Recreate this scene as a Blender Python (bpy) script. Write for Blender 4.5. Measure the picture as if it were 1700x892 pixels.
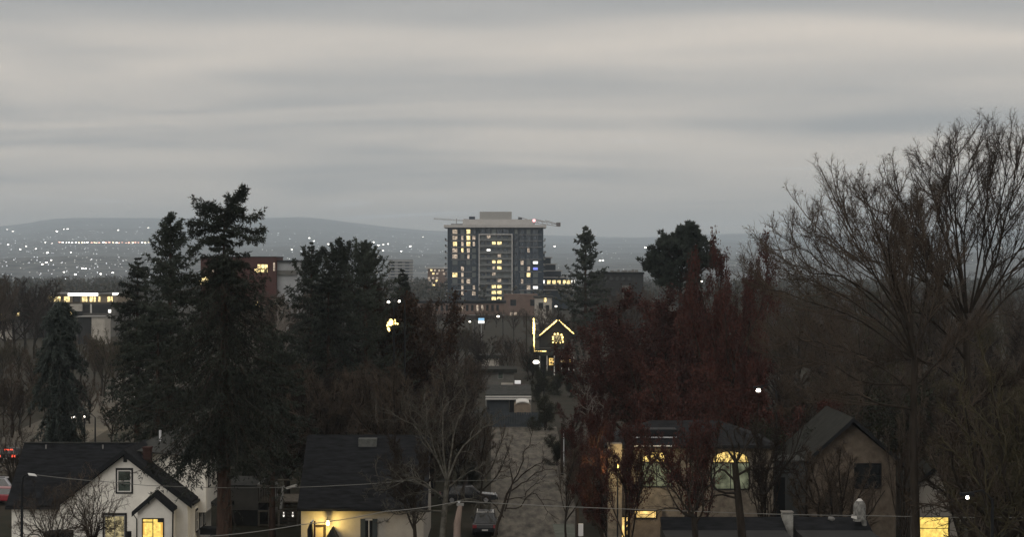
import bpy, math, random
import numpy as np
from math import radians as RAD

# ------------------------------------------------------------------ clear
for o in list(bpy.data.objects):
    bpy.data.objects.remove(o, do_unlink=True)
C = bpy.context.scene.collection
SC = bpy.context.scene

# ------------------------------------------------------------------ camera
F, H, CX, CY = 3600.0, 19.6, 850.0, 446.0      # focal length in photo pixels, eye height, image centre
cam = bpy.data.cameras.new('camera')
cam.lens = 36.0 * F / 1700.0
cam.sensor_width = 36.0
cam.clip_start = 1.0
cam.clip_end = 60000.0
camo = bpy.data.objects.new('camera', cam)
C.objects.link(camo)
camo.location = (0, 0, H)
camo.rotation_euler = (RAD(90), 0, 0)
SC.camera = camo

def X(px, d): return (px - CX) * d / F
def Z(py, d): return H - (py - CY) * d / F
def W(px, py, d): return (X(px, d), d, Z(py, d))

# ------------------------------------------------------------------ world: overcast dusk sky
SUN_EL, SUN_ROT = RAD(28), RAD(205)
world = bpy.data.worlds.new('World')
SC.world = world
world.use_nodes = True
nt = world.node_tree
nt.nodes.clear()
def N(tree, t, **kw):
    n = tree.nodes.new(t)
    for k, v in kw.items(): setattr(n, k, v)
    return n
def math_node(tree, op, a, b=None, clamp=False):
    n = tree.nodes.new('ShaderNodeMath'); n.operation = op; n.use_clamp = clamp
    for i, v in enumerate((a, b)):
        if v is None: continue
        if isinstance(v, (int, float)): n.inputs[i].default_value = v
        else: tree.links.new(v, n.inputs[i])
    return n.outputs[0]
L = nt.links.new
tc = N(nt, 'ShaderNodeTexCoord')
sep = N(nt, 'ShaderNodeSeparateXYZ'); L(tc.outputs['Generated'], sep.inputs[0])
zc = math_node(nt, 'MAXIMUM', sep.outputs['Z'], 0.0)
zz = math_node(nt, 'ADD', zc, 0.055)
u = math_node(nt, 'DIVIDE', sep.outputs['X'], zz)
v = math_node(nt, 'DIVIDE', sep.outputs['Y'], zz)
def cloud_noise(su, sv, seed, detail, rough, dist=0.0):
    cb = N(nt, 'ShaderNodeCombineXYZ')
    L(math_node(nt, 'MULTIPLY', u, su), cb.inputs[0]); L(math_node(nt, 'MULTIPLY', v, sv), cb.inputs[1])
    cb.inputs[2].default_value = seed
    nn = N(nt, 'ShaderNodeTexNoise')
    nn.inputs['Scale'].default_value = 1.0; nn.inputs['Detail'].default_value = detail
    nn.inputs['Roughness'].default_value = rough; nn.inputs['Distortion'].default_value = dist
    L(cb.outputs[0], nn.inputs['Vector'])
    return nn.outputs['Fac']
n_big = cloud_noise(0.33, 0.42, 3.1, 2.0, 0.5, 0.3)
n_mid = cloud_noise(0.55, 0.8, 11.7, 2.5, 0.5, 0.9)
n_col = cloud_noise(0.25, 0.5, 27.0, 2.0, 0.5, 0.2)
# cloud banks: the deck is thicker and thinner at certain distances; the noise bends those banks
wob = math_node(nt, 'MULTIPLY', math_node(nt, 'SUBTRACT', n_big, 0.5), 0.10)
zw = math_node(nt, 'ADD', zc, wob)
bank = N(nt, 'ShaderNodeValToRGB'); L(zw, bank.inputs[0])
cr = bank.color_ramp; cr.interpolation = 'B_SPLINE'
pts = [(0.0, 1.0), (.018, .92), (.030, .80), (.042, .90), (.052, .62), (.063, .34), (.073, .66), (.082, .36), (.094, .88), (.106, .30), (.118, .24), (.135, .5), (.17, .45), (.25, .6), (.5, .55), (1.0, .6)]
while len(cr.elements) < len(pts): cr.elements.new(0.5)
for e, (p, c) in zip(cr.elements, pts):
    e.position = p; e.color = (c, c, c, 1)
lev = math_node(nt, 'ADD', math_node(nt, 'MULTIPLY', bank.outputs[0], 0.85),
                math_node(nt, 'MULTIPLY', math_node(nt, 'SUBTRACT', n_mid, 0.5), 0.8))
lev = math_node(nt, 'ADD', lev, 0.08, True)
ramp = N(nt, 'ShaderNodeValToRGB'); L(lev, ramp.inputs[0])
rc = ramp.color_ramp; rc.interpolation = 'EASE'
for e, p, c in zip([rc.elements[0], rc.elements.new(0.5), rc.elements[1]], (0.2, .5, .85),
                   ((.385, .388, .388), (.555, .528, .488), (.80, .71, .615))):
    e.position = p; e.color = c + (1,)
# a thick overcast is brighter overhead than at the horizon
gain = math_node(nt, 'ADD', 1.0, math_node(nt, 'MULTIPLY', zc, 0.35))
gain = math_node(nt, 'MULTIPLY', gain, 1.0)
mulc = N(nt, 'ShaderNodeVectorMath', operation='SCALE'); L(ramp.outputs[0], mulc.inputs[0]); L(gain, mulc.inputs['Scale'])
bg_c = N(nt, 'ShaderNodeBackground'); L(mulc.outputs[0], bg_c.inputs[0]); bg_c.inputs[1].default_value = 1.0
sky = N(nt, 'ShaderNodeTexSky', sky_type='NISHITA'); sky.sun_disc = False
sky.sun_elevation = SUN_EL; sky.sun_rotation = SUN_ROT
bg_s = N(nt, 'ShaderNodeBackground'); L(sky.outputs[0], bg_s.inputs[0]); bg_s.inputs[1].default_value = 0.05
mix = N(nt, 'ShaderNodeMixShader'); mix.inputs[0].default_value = 0.95
L(bg_s.outputs[0], mix.inputs[1]); L(bg_c.outputs[0], mix.inputs[2])
out = N(nt, 'ShaderNodeOutputWorld'); L(mix.outputs[0], out.inputs[0])

sun = bpy.data.lights.new('sun', 'SUN')
sun.energy = 0.65
sun.angle = RAD(40)
sun.color = (1.0, .95, .88)
suno = bpy.data.objects.new('sun', sun); C.objects.link(suno)
az = SUN_ROT   # 0 = +Y, clockwise
sd = np.array([math.sin(az) * math.cos(SUN_EL), math.cos(az) * math.cos(SUN_EL), math.sin(SUN_EL)])
from mathutils import Vector
suno.rotation_euler = Vector(sd).to_track_quat('Z', 'Y').to_euler()
suno.location = (0, 0, 300)

vs = SC.view_settings
vs.view_transform = 'Standard'; vs.look = 'None'; vs.exposure = 0.0; vs.gamma = 1.0; vs.use_curve_mapping = False
SC.render.engine = 'CYCLES'
cy = SC.cycles
cy.use_denoising = True
cy.max_bounces = 5; cy.diffuse_bounces = 2; cy.glossy_bounces = 2; cy.transmission_bounces = 2
cy.volume_bounces = 2; cy.transparent_max_bounces = 6
cy.use_adaptive_sampling = True
cy.adaptive_threshold = 0.02
cy.caustics_reflective = False; cy.caustics_refractive = False
try: cy.use_light_tree = True
except Exception: pass

# ------------------------------------------------------------------ materials
MATS = {}
def mat(name, col, rough=0.85, spec=0.08, var=0.0, scale=2.0, col2=None, emit=None, es=0.0, metal=0.0, bump=0.0, stretch=None, noisy_emit=0.0, escale=3.0, nosample=False):
    if name in MATS: return MATS[name]
    m = bpy.data.materials.new(name); m.use_nodes = True
    t = m.node_tree; b = t.nodes['Principled BSDF']
    b.inputs['Base Color'].default_value = tuple(col) + (1,)
    b.inputs['Roughness'].default_value = rough
    b.inputs['Specular IOR Level'].default_value = spec
    b.inputs['Metallic'].default_value = metal
    if var or col2 or bump:
        g = t.nodes.new('ShaderNodeNewGeometry')
        mp = t.nodes.new('ShaderNodeMapping'); t.links.new(g.outputs['Position'], mp.inputs[0])
        if stretch: mp.inputs['Scale'].default_value = stretch
        n = t.nodes.new('ShaderNodeTexNoise'); n.inputs['Scale'].default_value = scale
        n.inputs['Detail'].default_value = 6; n.inputs['Roughness'].default_value = .62
        t.links.new(mp.outputs[0], n.inputs['Vector'])
        r = t.nodes.new('ShaderNodeValToRGB'); t.links.new(n.outputs['Fac'], r.inputs[0])
        c2 = col2 if col2 else tuple(min(1, c * (1 + var)) for c in col)
        c1 = tuple(c * (1 - var) for c in col) if var else col
        r.color_ramp.elements[0].position = .33; r.color_ramp.elements[0].color = tuple(c1) + (1,)
        r.color_ramp.elements[1].position = .67; r.color_ramp.elements[1].color = tuple(c2) + (1,)
        t.links.new(r.outputs[0], b.inputs['Base Color'])
        if bump:
            bp = t.nodes.new('ShaderNodeBump'); bp.inputs['Strength'].default_value = bump
            bp.inputs['Distance'].default_value = 0.05
            t.links.new(n.outputs['Fac'], bp.inputs['Height']); t.links.new(bp.outputs[0], b.inputs['Normal'])
    if emit:
        b.inputs['Emission Color'].default_value = tuple(emit) + (1,)
        b.inputs['Emission Strength'].default_value = es
        if noisy_emit:
            g = t.nodes.new('ShaderNodeNewGeometry')
            n = t.nodes.new('ShaderNodeTexNoise'); n.inputs['Scale'].default_value = escale; n.inputs['Detail'].default_value = 3
            t.links.new(g.outputs['Position'], n.inputs['Vector'])
            mr = t.nodes.new('ShaderNodeMapRange'); t.links.new(n.outputs['Fac'], mr.inputs[0])
            mr.inputs['From Min'].default_value = .35; mr.inputs['From Max'].default_value = .65
            mr.inputs['To Min'].default_value = es * (1 - noisy_emit); mr.inputs['To Max'].default_value = es
            t.links.new(mr.outputs[0], b.inputs['Emission Strength'])
        if nosample:
            try: m.cycles.emission_sampling = 'NONE'
            except Exception: pass
    MATS[name] = m
    return m

def foliage_mat(name, dark, light, scale=1.2, rough=.8):
    """leaf colour that differs from clump to clump and leaf to leaf"""
    m = bpy.data.materials.new(name); m.use_nodes = True
    t = m.node_tree; b = t.nodes['Principled BSDF']
    b.inputs['Roughness'].default_value = rough; b.inputs['Specular IOR Level'].default_value = .15
    g = t.nodes.new('ShaderNodeNewGeometry')
    n = t.nodes.new('ShaderNodeTexNoise'); n.inputs['Scale'].default_value = scale; n.inputs['Detail'].default_value = 3
    t.links.new(g.outputs['Position'], n.inputs['Vector'])
    oi = t.nodes.new('ShaderNodeObjectInfo')
    a = math_node(t, 'MULTIPLY', g.outputs['Random Per Island'], .45)
    c = math_node(t, 'ADD', math_node(t, 'MULTIPLY', n.outputs['Fac'], .8), a)
    c = math_node(t, 'ADD', c, math_node(t, 'MULTIPLY', math_node(t, 'SUBTRACT', oi.outputs['Random'], .5), .35))
    r = t.nodes.new('ShaderNodeValToRGB'); t.links.new(c, r.inputs[0])
    r.color_ramp.elements[0].position = .3; r.color_ramp.elements[0].color = tuple(dark) + (1,)
    r.color_ramp.elements[1].position = .85; r.color_ramp.elements[1].color = tuple(light) + (1,)
    t.links.new(r.outputs[0], b.inputs['Base Color'])
    MATS[name] = m
    return m

BARK = mat('bark_brown', (0.0275, 0.0225, 0.018), var=.45, scale=3, bump=.6, stretch=(1, 1, .3))
BARK_FIR = mat('bark_fir', (0.04675, 0.03025, 0.0231), var=.5, scale=4, bump=.9, stretch=(1, 1, .25))
BARK_PALE = mat('bark_pale', (0.182, 0.168, 0.147), var=.4, scale=3, col2=(0.084, 0.07, 0.0595))
BARK_LICHEN = mat('bark_lichen', (.038, .036, .029), scale=3.5, col2=(.125, .12, .105))
TWIG = foliage_mat('twig_brown', (.028, .021, .016), (.082, .064, .049), .35)
TWIG_DARK = foliage_mat('twig_dark', (.015, .011, .009), (.042, .032, .025), .4)
TWIG_LICHEN = foliage_mat('twig_lichen', (.022, .020, .016), (.105, .10, .085), .7)
TWIG_PALE = foliage_mat('twig_pale', (0.072, 0.06, 0.054), (0.204, 0.186, 0.168), .5)
TWIG_RED = foliage_mat('twig_red_brown', (.020, .013, .011), (.062, .036, .030), .4)
TWIG_OLIVE = foliage_mat('twig_olive', (.029, .026, .014), (.074, .064, .040), .35)
NEEDLE = foliage_mat('needle_dark_green', (.008, .011, .009), (.046, .056, .044), .6)
NEEDLE_BLUE = foliage_mat('needle_blue_green', (.018, .026, .023), (.085, .105, .095), .6)
NEEDLE_PINE = foliage_mat('needle_pine', (0.0091, 0.013, 0.0104), (0.0273, 0.03575, 0.0273), .5)
LEAF_RED = foliage_mat('leaf_dark_red', (.024, .008, .007), (.074, .028, .022), .35)
LEAF_BROWN = foliage_mat('leaf_brown', (0.021, 0.01176, 0.00756), (0.0546, 0.0315, 0.0189), .5)
LEAF_HEDGE = foliage_mat('leaf_hedge', (0.0088, 0.011, 0.0066), (0.03025, 0.033, 0.0198), .8)
GRASS = mat('grass', (0.014, 0.017, 0.009), scale=.7, col2=(0.031, 0.026, 0.017), bump=.4)
GROUND = mat('ground', (0.015, 0.016, 0.01), scale=.15, col2=(0.035, 0.029, 0.021), bump=.3)
GRAVEL = mat('gravel', (.040, .037, .032), scale=1.3, col2=(.165, .150, .125), bump=.6, stretch=(1, .16, 1))
ASPHALT = mat('asphalt', (0.07, 0.0644, 0.056), scale=.6, col2=(0.112, 0.1015, 0.084), bump=.2)
CONCRETE = mat('concrete', (0.182, 0.175, 0.161), scale=.8, var=.25)
HILLM = mat('hill_forest', (.006, .016, .022), scale=.022, col2=(.20, .21, .215))
ROOF_BLACK = mat('roof_charcoal', (.011, .012, .014), var=.6, scale=2.2, bump=.6, stretch=(.5, 1, 3))
ROOF_GREY = mat('roof_grey', (0.045, 0.0468, 0.0444), var=.3, scale=1.5, bump=.5)
ROOF_BROWN = mat('roof_brown', (0.042, 0.0245, 0.0175), var=.3, scale=1.5, bump=.5)
ROOF_MOSS = mat('roof_mossy', (.014, .015, .013), scale=1.2, col2=(.030, .030, .026), bump=.4)
TRIM_DARK = mat('trim_dark', (0.015, 0.0162, 0.018), rough=.6)
TRIM_WHITE = mat('trim_white', (.62, .61, .58), rough=.6)
TRIM_GREY = mat('trim_grey', (0.196, 0.196, 0.189), rough=.6)
WALL_WHITE = mat('wall_white', (.80, .78, .72), var=.09, scale=.9, bump=.05)
WALL_CREAM = mat('wall_cream', (0.39, 0.3666, 0.3276), var=.14, scale=.9)
WALL_STUCCO = mat('wall_stucco', (.15, .132, .110), var=.35, scale=2.4, bump=.3)
WALL_BROWN = mat('wall_brown', (.105, .085, .066), scale=2.2, col2=(.17, .14, .11), bump=.5)
WALL_GREY = mat('wall_grey', (0.114, 0.111, 0.102), var=.15, scale=.9)
WALL_DARK = mat('wall_dark', (0.033, 0.0336, 0.0336), var=.2, scale=.9)
WALL_BLUE = mat('wall_blue_grey', (0.06, 0.069, 0.078), var=.15, scale=.9)
BRICK_RED = mat('brick_red', (.075, .028, .022), scale=2, col2=(.05, .020, .016), bump=.4)
BRICK_TAN = mat('brick_tan', (0.1488, 0.1054, 0.0868), scale=.4, var=.2)
GLASS_DARK = mat('glass_dark', (.012, .014, .016), rough=.12, spec=.6)
GLASS_GREEN = mat('glass_reflecting', (.05, .065, .055), rough=.2, spec=.8, var=.5, scale=2.5)
WOOD = mat('wood_weathered', (0.12, 0.108, 0.09), var=.3, scale=3, stretch=(1, 1, 4))
WOOD_DARK = mat('wood_dark', (0.036, 0.0288, 0.0228), var=.35, scale=3)
METAL = mat('metal_grey', (.35, .35, .36), rough=.45, metal=.4)
PALE_METAL = mat('metal_pale', (.55, .56, .58), rough=.5)
WIRE = mat('wire_grey', (.20, .20, .19), rough=.6)
FENCE = mat('fence_slate', (0.051, 0.06, 0.069), var=.25, scale=1.5)
RUBBER = mat('rubber', (.02, .02, .02))
PAINT_RED = mat('paint_red', (.22, .018, .028), rough=.3, spec=.6)
PAINT_BLACK = mat('paint_black', (.016, .018, .022), rough=.25, spec=.6)
PAINT_SILVER = mat('paint_silver', (.28, .28, .30), rough=.35, metal=.3)
PAINT_WHITE = mat('paint_white', (.6, .6, .6), rough=.35)
TOW_CONC = mat('tower_concrete', (.42, .41, .40), var=.06, scale=.2)
TOW_SLAB = mat('tower_slab', (.24, .245, .25))
TOW_DARK = mat('tower_spandrel', (.034, .046, .062), rough=.4)
TOW_GLASS = mat('tower_glass', (.024, .040, .060), rough=.2, spec=.7)
TOW_GLASS_L = mat('tower_glass_light', (.10, .12, .12), rough=.3, spec=.6)
E_YEL = mat('lit_yellow', (.1, .08, .04), emit=(1.0, .70, .16), es=1.35, noisy_emit=.45, escale=4)
E_PALE = mat('lit_pale_room', (.08, .08, .06), emit=(1.0, .82, .42), es=.62, noisy_emit=.95, escale=3.2)
E_WARM = mat('lit_warm', (.1, .08, .04), emit=(1.0, .66, .22), es=1.6, noisy_emit=.8, escale=1.4)
E_FAR = mat('lit_far_yellow', (.1, .08, .04), emit=(1.0, .78, .36), es=2.3, noisy_emit=.75, escale=1.3, nosample=True)
E_FARDIM = mat('lit_far_dim', (.1, .08, .07), emit=(1.0, .80, .60), es=.75, noisy_emit=.85, escale=1.3, nosample=True)
E_FARWHITE = mat('lit_far_white', (.1, .1, .1), emit=(1.0, .97, .90), es=2.2, nosample=True)
E_BLUE = mat('lit_blue', (.05, .05, .1), emit=(.25, .30, 1.0), es=1.0, nosample=True)
E_PINK = mat('lit_pink', (.1, .05, .05), emit=(1.0, .45, .45), es=3.0, nosample=True)
E_LAMP = mat('lamp_glow', (.2, .2, .2), emit=(1.0, .93, .78), es=7.0, nosample=True)
E_STRING = mat('string_light', (.2, .15, .1), emit=(1.0, .72, .24), es=4.5, nosample=True)
E_TAIL = mat('tail_light', (.3, .02, .01), emit=(1.0, .10, .05), es=4.0, nosample=True)
E_HILL = mat('hill_light', (.3, .3, .3), emit=(1.0, .95, .86), es=11.0, nosample=True)
E_HILLW = mat('hill_light_warm', (.3, .3, .3), emit=(1.0, .82, .52), es=10, nosample=True)
E_HILLR = mat('hill_light_red', (.3, .2, .2), emit=(1.0, .50, .36), es=7, nosample=True)

# ------------------------------------------------------------------ object helpers
def wloc(o):
    v = np.zeros(3)
    while o is not None:
        v += np.array(o.location); o = o.parent
    return v
def props(o, label=None, cat=None, group=None, kind=None):
    if label: o['label'] = label
    if cat: o['category'] = cat
    if group: o['group'] = group
    if kind: o['kind'] = kind
    return o
def thing(name, label, cat, loc, group=None, rz=0.0):
    o = bpy.data.objects.new(name, None); C.objects.link(o)
    o.location = loc; o.rotation_euler = (0, 0, rz); o.empty_display_size = .2
    return props(o, label, cat, group)
def link(name, me, parent=None, loc=None):
    o = bpy.data.objects.new(name, me); C.objects.link(o)
    if parent is not None: o.parent = parent
    if loc is not None: o.location = loc
    return o

class MB:
    """collects world-space polygons; build() links them as one mesh object"""
    def __init__(s): s.v = []; s.f = []
    def add(s, vs, fs):
        n = len(s.v); s.v += [tuple(map(float, q)) for q in vs]; s.f += [tuple(i + n for i in f) for f in fs]; return s
    def box(s, x0, x1, y0, y1, z0, z1):
        if x0 > x1: x0, x1 = x1, x0
        if y0 > y1: y0, y1 = y1, y0
        if z0 > z1: z0, z1 = z1, z0
        return s.add([(x0, y0, z0), (x1, y0, z0), (x1, y1, z0), (x0, y1, z0), (x0, y0, z1), (x1, y0, z1), (x1, y1, z1), (x0, y1, z1)],
                     [(0, 3, 2, 1), (4, 5, 6, 7), (0, 1, 5, 4), (1, 2, 6, 5), (2, 3, 7, 6), (3, 0, 4, 7)])
    def prism(s, poly, axis, a, b):
        """poly in the two other axes, extruded along axis from a to b"""
        n = len(poly)
        def P(p, t):
            if axis == 'y': return (p[0], t, p[1])
            if axis == 'x': return (t, p[0], p[1])
            return (p[0], p[1], t)
        vs = [P(p, a) for p in poly] + [P(p, b) for p in poly]
        fs = [tuple(range(n)), tuple(range(2 * n - 1, n - 1, -1))] + [(i, i + n, (i + 1) % n + n, (i + 1) % n) for i in range(n)]
        return s.add(vs, fs)
    def bar(s, p, q, w, h=None):
        """a square bar from p to q"""
        h = h or w
        p = np.array(p, float); q = np.array(q, float); t = q - p; t /= np.linalg.norm(t)
        up = np.array([0, 0, 1.0]) if abs(t[2]) < .9 else np.array([0, 1.0, 0])
        a = np.cross(t, up); a /= np.linalg.norm(a); b = np.cross(a, t)
        vs = [c + a * i * w / 2 + b * j * h / 2 for c in (p, q) for i, j in ((-1, -1), (1, -1), (1, 1), (-1, 1))]
        return s.add(vs, [(0, 1, 2, 3), (7, 6, 5, 4), (0, 4, 5, 1), (1, 5, 6, 2), (2, 6, 7, 3), (3, 7, 4, 0)])
    def tube(s, pts, r, n=6):
        pts = [np.array(p, float) for p in pts]
        rs = r if hasattr(r, '__len__') else [r] * len(pts)
        vs = []
        for i, p in enumerate(pts):
            t = pts[min(i + 1, len(pts) - 1)] - pts[max(i - 1, 0)]; t /= np.linalg.norm(t)
            up = np.array([0, 0, 1.0]) if abs(t[2]) < .9 else np.array([0, 1.0, 0])
            a = np.cross(t, up); a /= np.linalg.norm(a); b = np.cross(a, t)
            for k in range(n):
                an = 2 * math.pi * k / n
                vs.append(p + (a * math.cos(an) + b * math.sin(an)) * rs[i])
        fs = [(i * n + k, i * n + (k + 1) % n, (i + 1) * n + (k + 1) % n, (i + 1) * n + k) for i in range(len(pts) - 1) for k in range(n)]
        fs += [tuple(range(n))[::-1], tuple(range((len(pts) - 1) * n, len(pts) * n))]
        return s.add(vs, fs)
    def mesh(s, name, m, base=(0, 0, 0)):
        b = np.array(base)
        me = bpy.data.meshes.new(name)
        me.from_pydata([tuple(np.array(q) - b) for q in s.v], [], s.f)
        me.materials.append(m); me.update()
        return me
    def build(s, name, m, parent=None, smooth=False, base=None, bevel=0):
        if parent is not None: o = link(name, s.mesh(name, m, wloc(parent)), parent)
        else:
            b = base if base is not None else (0, 0, 0)
            o = link(name, s.mesh(name, m, b)); o.location = b
        if smooth:
            o.data.polygons.foreach_set('use_smooth', [True] * len(o.data.polygons))
        if bevel:
            md = o.modifiers.new('bevel', 'BEVEL'); md.width = bevel; md.segments = 2; md.limit_method = 'ANGLE'
        return o

_cache = {}
def winmesh(key, fn):
    if key not in _cache: _cache[key] = fn()
    return _cache[key]
def window(parent, cx, y, cz, w, h, frame=TRIM_WHITE, pane=GLASS_DARK, side='front', cols=1, rows=1, fw=.09, depth=.07, casing=None, name='window', label=None):
    """framed window proud of a wall; side: front (faces -y) or right (faces +x; y is then the wall's x and cx its y)"""
    fl = side == 'right'
    def P(a, b, c):      # a across, b out of the wall, c up
        return (b, a, c) if fl else (a, -b, c)
    def bx(mb, a0, a1, b0, b1, c0, c1):
        p, q = P(a0, b0, c0), P(a1, b1, c1)
        mb.box(p[0], q[0], p[1], q[1], p[2], q[2])
    def mk_frame():
        mb = MB(); W2, H2 = w / 2, h / 2
        bx(mb, -W2 - fw, W2 + fw, 0, depth, H2, H2 + fw); bx(mb, -W2 - fw, W2 + fw, 0, depth, -H2 - fw, -H2)
        bx(mb, -W2 - fw, -W2, 0, depth, -H2, H2); bx(mb, W2, W2 + fw, 0, depth, -H2, H2)
        return mb.mesh('window', frame)
    base = wloc(parent)
    loc = (y, cx, cz) if fl else (cx, y, cz)
    key = ('f', w, h, fw, depth, fl, frame.name)
    wo = link(name, winmesh(key, mk_frame), parent, tuple(np.array(loc) - base))
    if label: wo['label'] = label
    m_w = .05
    pw = (w - m_w * (cols - 1)) / cols; ph = (h - m_w * (rows - 1)) / rows
    for i in range(cols):
        for j in range(rows):
            a = -w / 2 + i * (pw + m_w) + pw / 2; c = -h / 2 + j * (ph + m_w) + ph / 2
            def mk_pane():
                mb = MB(); bx(mb, -pw / 2, pw / 2, .004, .022, -ph / 2, ph / 2); return mb.mesh('pane', pane)
            pm = pane if not isinstance(pane, (list, tuple)) else pane
            o = link('pane', winmesh(('p', round(pw, 3), round(ph, 3), fl, pane.name), mk_pane), wo, P(a, 0, c))
    def mk_mull():
        mb = MB()
        for i in range(1, cols):
            a = -w / 2 + i * (pw + m_w) - m_w; bx(mb, a, a + m_w, .002, depth * .8, -h / 2, h / 2)
        for j in range(1, rows):
            c = -h / 2 + j * (ph + m_w) - m_w; bx(mb, -w / 2, w / 2, .003, depth * .7, c, c + m_w)
        return mb.mesh('mullion', frame)
    if cols + rows > 2:
        link('mullion', winmesh(('m', w, h, cols, rows, fl, frame.name), mk_mull), wo, (0, 0, 0))
    if casing is not None:
        def mk_c():
            mb = MB(); W2, H2 = w / 2 + fw, h / 2 + fw; k = .11
            bx(mb, -W2 - k, W2 + k, 0, depth * .6, H2, H2 + k * 1.3); bx(mb, -W2 - k, W2 + k, 0, depth * .8, -H2 - k, -H2)
            bx(mb, -W2 - k, -W2, 0, depth * .6, -H2, H2); bx(mb, W2, W2 + k, 0, depth * .6, -H2, H2)
            return mb.mesh('casing', casing)
        link('casing', winmesh(('c', w, h, fl, casing.name, fw), mk_c), wo, (0, 0, 0))
    return wo

# ------------------------------------------------------------------ big mesh helper (numpy)
def np_mesh(name, verts, quads=None, tris=None, mats=(), smooth=False):
    me = bpy.data.meshes.new(name)
    nq = 0 if quads is None else len(quads); ntr = 0 if tris is None else len(tris)
    me.vertices.add(len(verts)); me.vertices.foreach_set('co', np.asarray(verts, np.float32).ravel())
    idx = []; starts = []
    if nq: idx.append(np.asarray(quads, np.int32).ravel()); starts.append(np.arange(nq, dtype=np.int32) * 4)
    if ntr: idx.append(np.asarray(tris, np.int32).ravel()); starts.append(nq * 4 + np.arange(ntr, dtype=np.int32) * 3)
    idx = np.concatenate(idx); starts = np.concatenate(starts)
    me.loops.add(len(idx)); me.loops.foreach_set('vertex_index', idx)
    me.polygons.add(nq + ntr); me.polygons.foreach_set('loop_start', starts)
    if smooth: me.polygons.foreach_set('use_smooth', np.ones(nq + ntr, bool))
    for m in mats: me.materials.append(m)
    me.update(calc_edges=True)
    return me
def nrm(a): return a / np.maximum(np.linalg.norm(a, axis=-1, keepdims=True), 1e-9)
def tube_batch(P, R, sides):
    """P (B,n,3), R (B,n) -> verts, quads"""
    B, n, _ = P.shape
    T = np.empty_like(P); T[:, 1:-1] = P[:, 2:] - P[:, :-2] if n > 2 else T[:, 1:-1]
    T[:, 0] = P[:, 1] - P[:, 0]; T[:, -1] = P[:, -1] - P[:, -2]; T = nrm(T)
    ref = np.where(np.abs(nrm(P[:, -1] - P[:, 0])[:, None, 2:3]) < .8, np.array([0, 0, 1.0]), np.array([1.0, 0, 0]))
    A = nrm(np.cross(T, np.broadcast_to(ref, T.shape))); Bv = np.cross(A, T)
    ang = np.arange(sides) * 2 * np.pi / sides
    V = P[:, :, None] + R[:, :, None, None] * (A[:, :, None] * np.cos(ang)[None, None, :, None] + Bv[:, :, None] * np.sin(ang)[None, None, :, None])
    idx = np.arange(B * n * sides).reshape(B, n, sides)
    a = idx[:, :-1]; b = idx[:, 1:]
    q = np.stack([a, np.roll(a, -1, 2), np.roll(b, -1, 2), b], -1).reshape(-1, 4)
    return V.reshape(-1, 3), q
def merge(parts):
    vs, qs, o = [], [], 0
    for v_, q_ in parts:
        vs.append(v_); qs.append(q_ + o); o += len(v_)
    return np.concatenate(vs), np.concatenate(qs)
def spray(rng, P, D, ln, w):
    """three sided open spikes: needle sprays. -> verts, tris"""
    n = len(P); D = nrm(D)
    ref = nrm(rng.normal(size=(n, 3))); A = nrm(np.cross(D, ref)); Bv = np.cross(D, A)
    ln = np.asarray(ln).reshape(-1, 1) * np.ones((n, 1)); w = np.asarray(w).reshape(-1, 1) * np.ones((n, 1))
    mid = P + D * ln * .3
    v = np.stack([mid + A * w, mid - A * w * .5 + Bv * w * .87, mid - A * w * .5 - Bv * w * .87, P + D * ln], 1)
    i = np.arange(n)[:, None] * 4
    t = np.concatenate([i + np.array([[0, 1, 3]]), i + np.array([[1, 2, 3]]), i + np.array([[2, 0, 3]])])
    return v.reshape(-1, 3), t
def leaves(rng, P, size):
    n = len(P); D = nrm(rng.normal(size=(n, 3)) + np.array([0, 0, -.4])); A = nrm(np.cross(D, rng.normal(size=(n, 3)))); Nn = np.cross(A, D)
    s = size * rng.uniform(.6, 1.35, (n, 1))
    v = np.stack([P, P + D * s * .5 + A * s * .42 + Nn * s * .18, P + D * s * 1.05, P + D * s * .5 - A * s * .42 + Nn * s * .18], 1)
    i = np.arange(n)[:, None] * 4
    t = np.concatenate([i + np.array([[0, 1, 2]]), i + np.array([[0, 2, 3]])])
    return v.reshape(-1, 3), t

def sample_path(P, t):
    """P (B,n,3), t (B,m) in 0..1 -> positions, tangents (B,m,3)"""
    B, n, _ = P.shape
    f = np.clip(t * (n - 1), 0, n - 1 - 1e-6); i = f.astype(int); fr = (f - i)[..., None]
    b = np.arange(B)[:, None]
    p0 = P[b, i]; p1 = P[b, i + 1]
    return p0 + (p1 - p0) * fr, nrm(p1 - p0)
def plen(P): return np.linalg.norm(np.diff(P, axis=1), axis=-1).sum(1)

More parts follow.
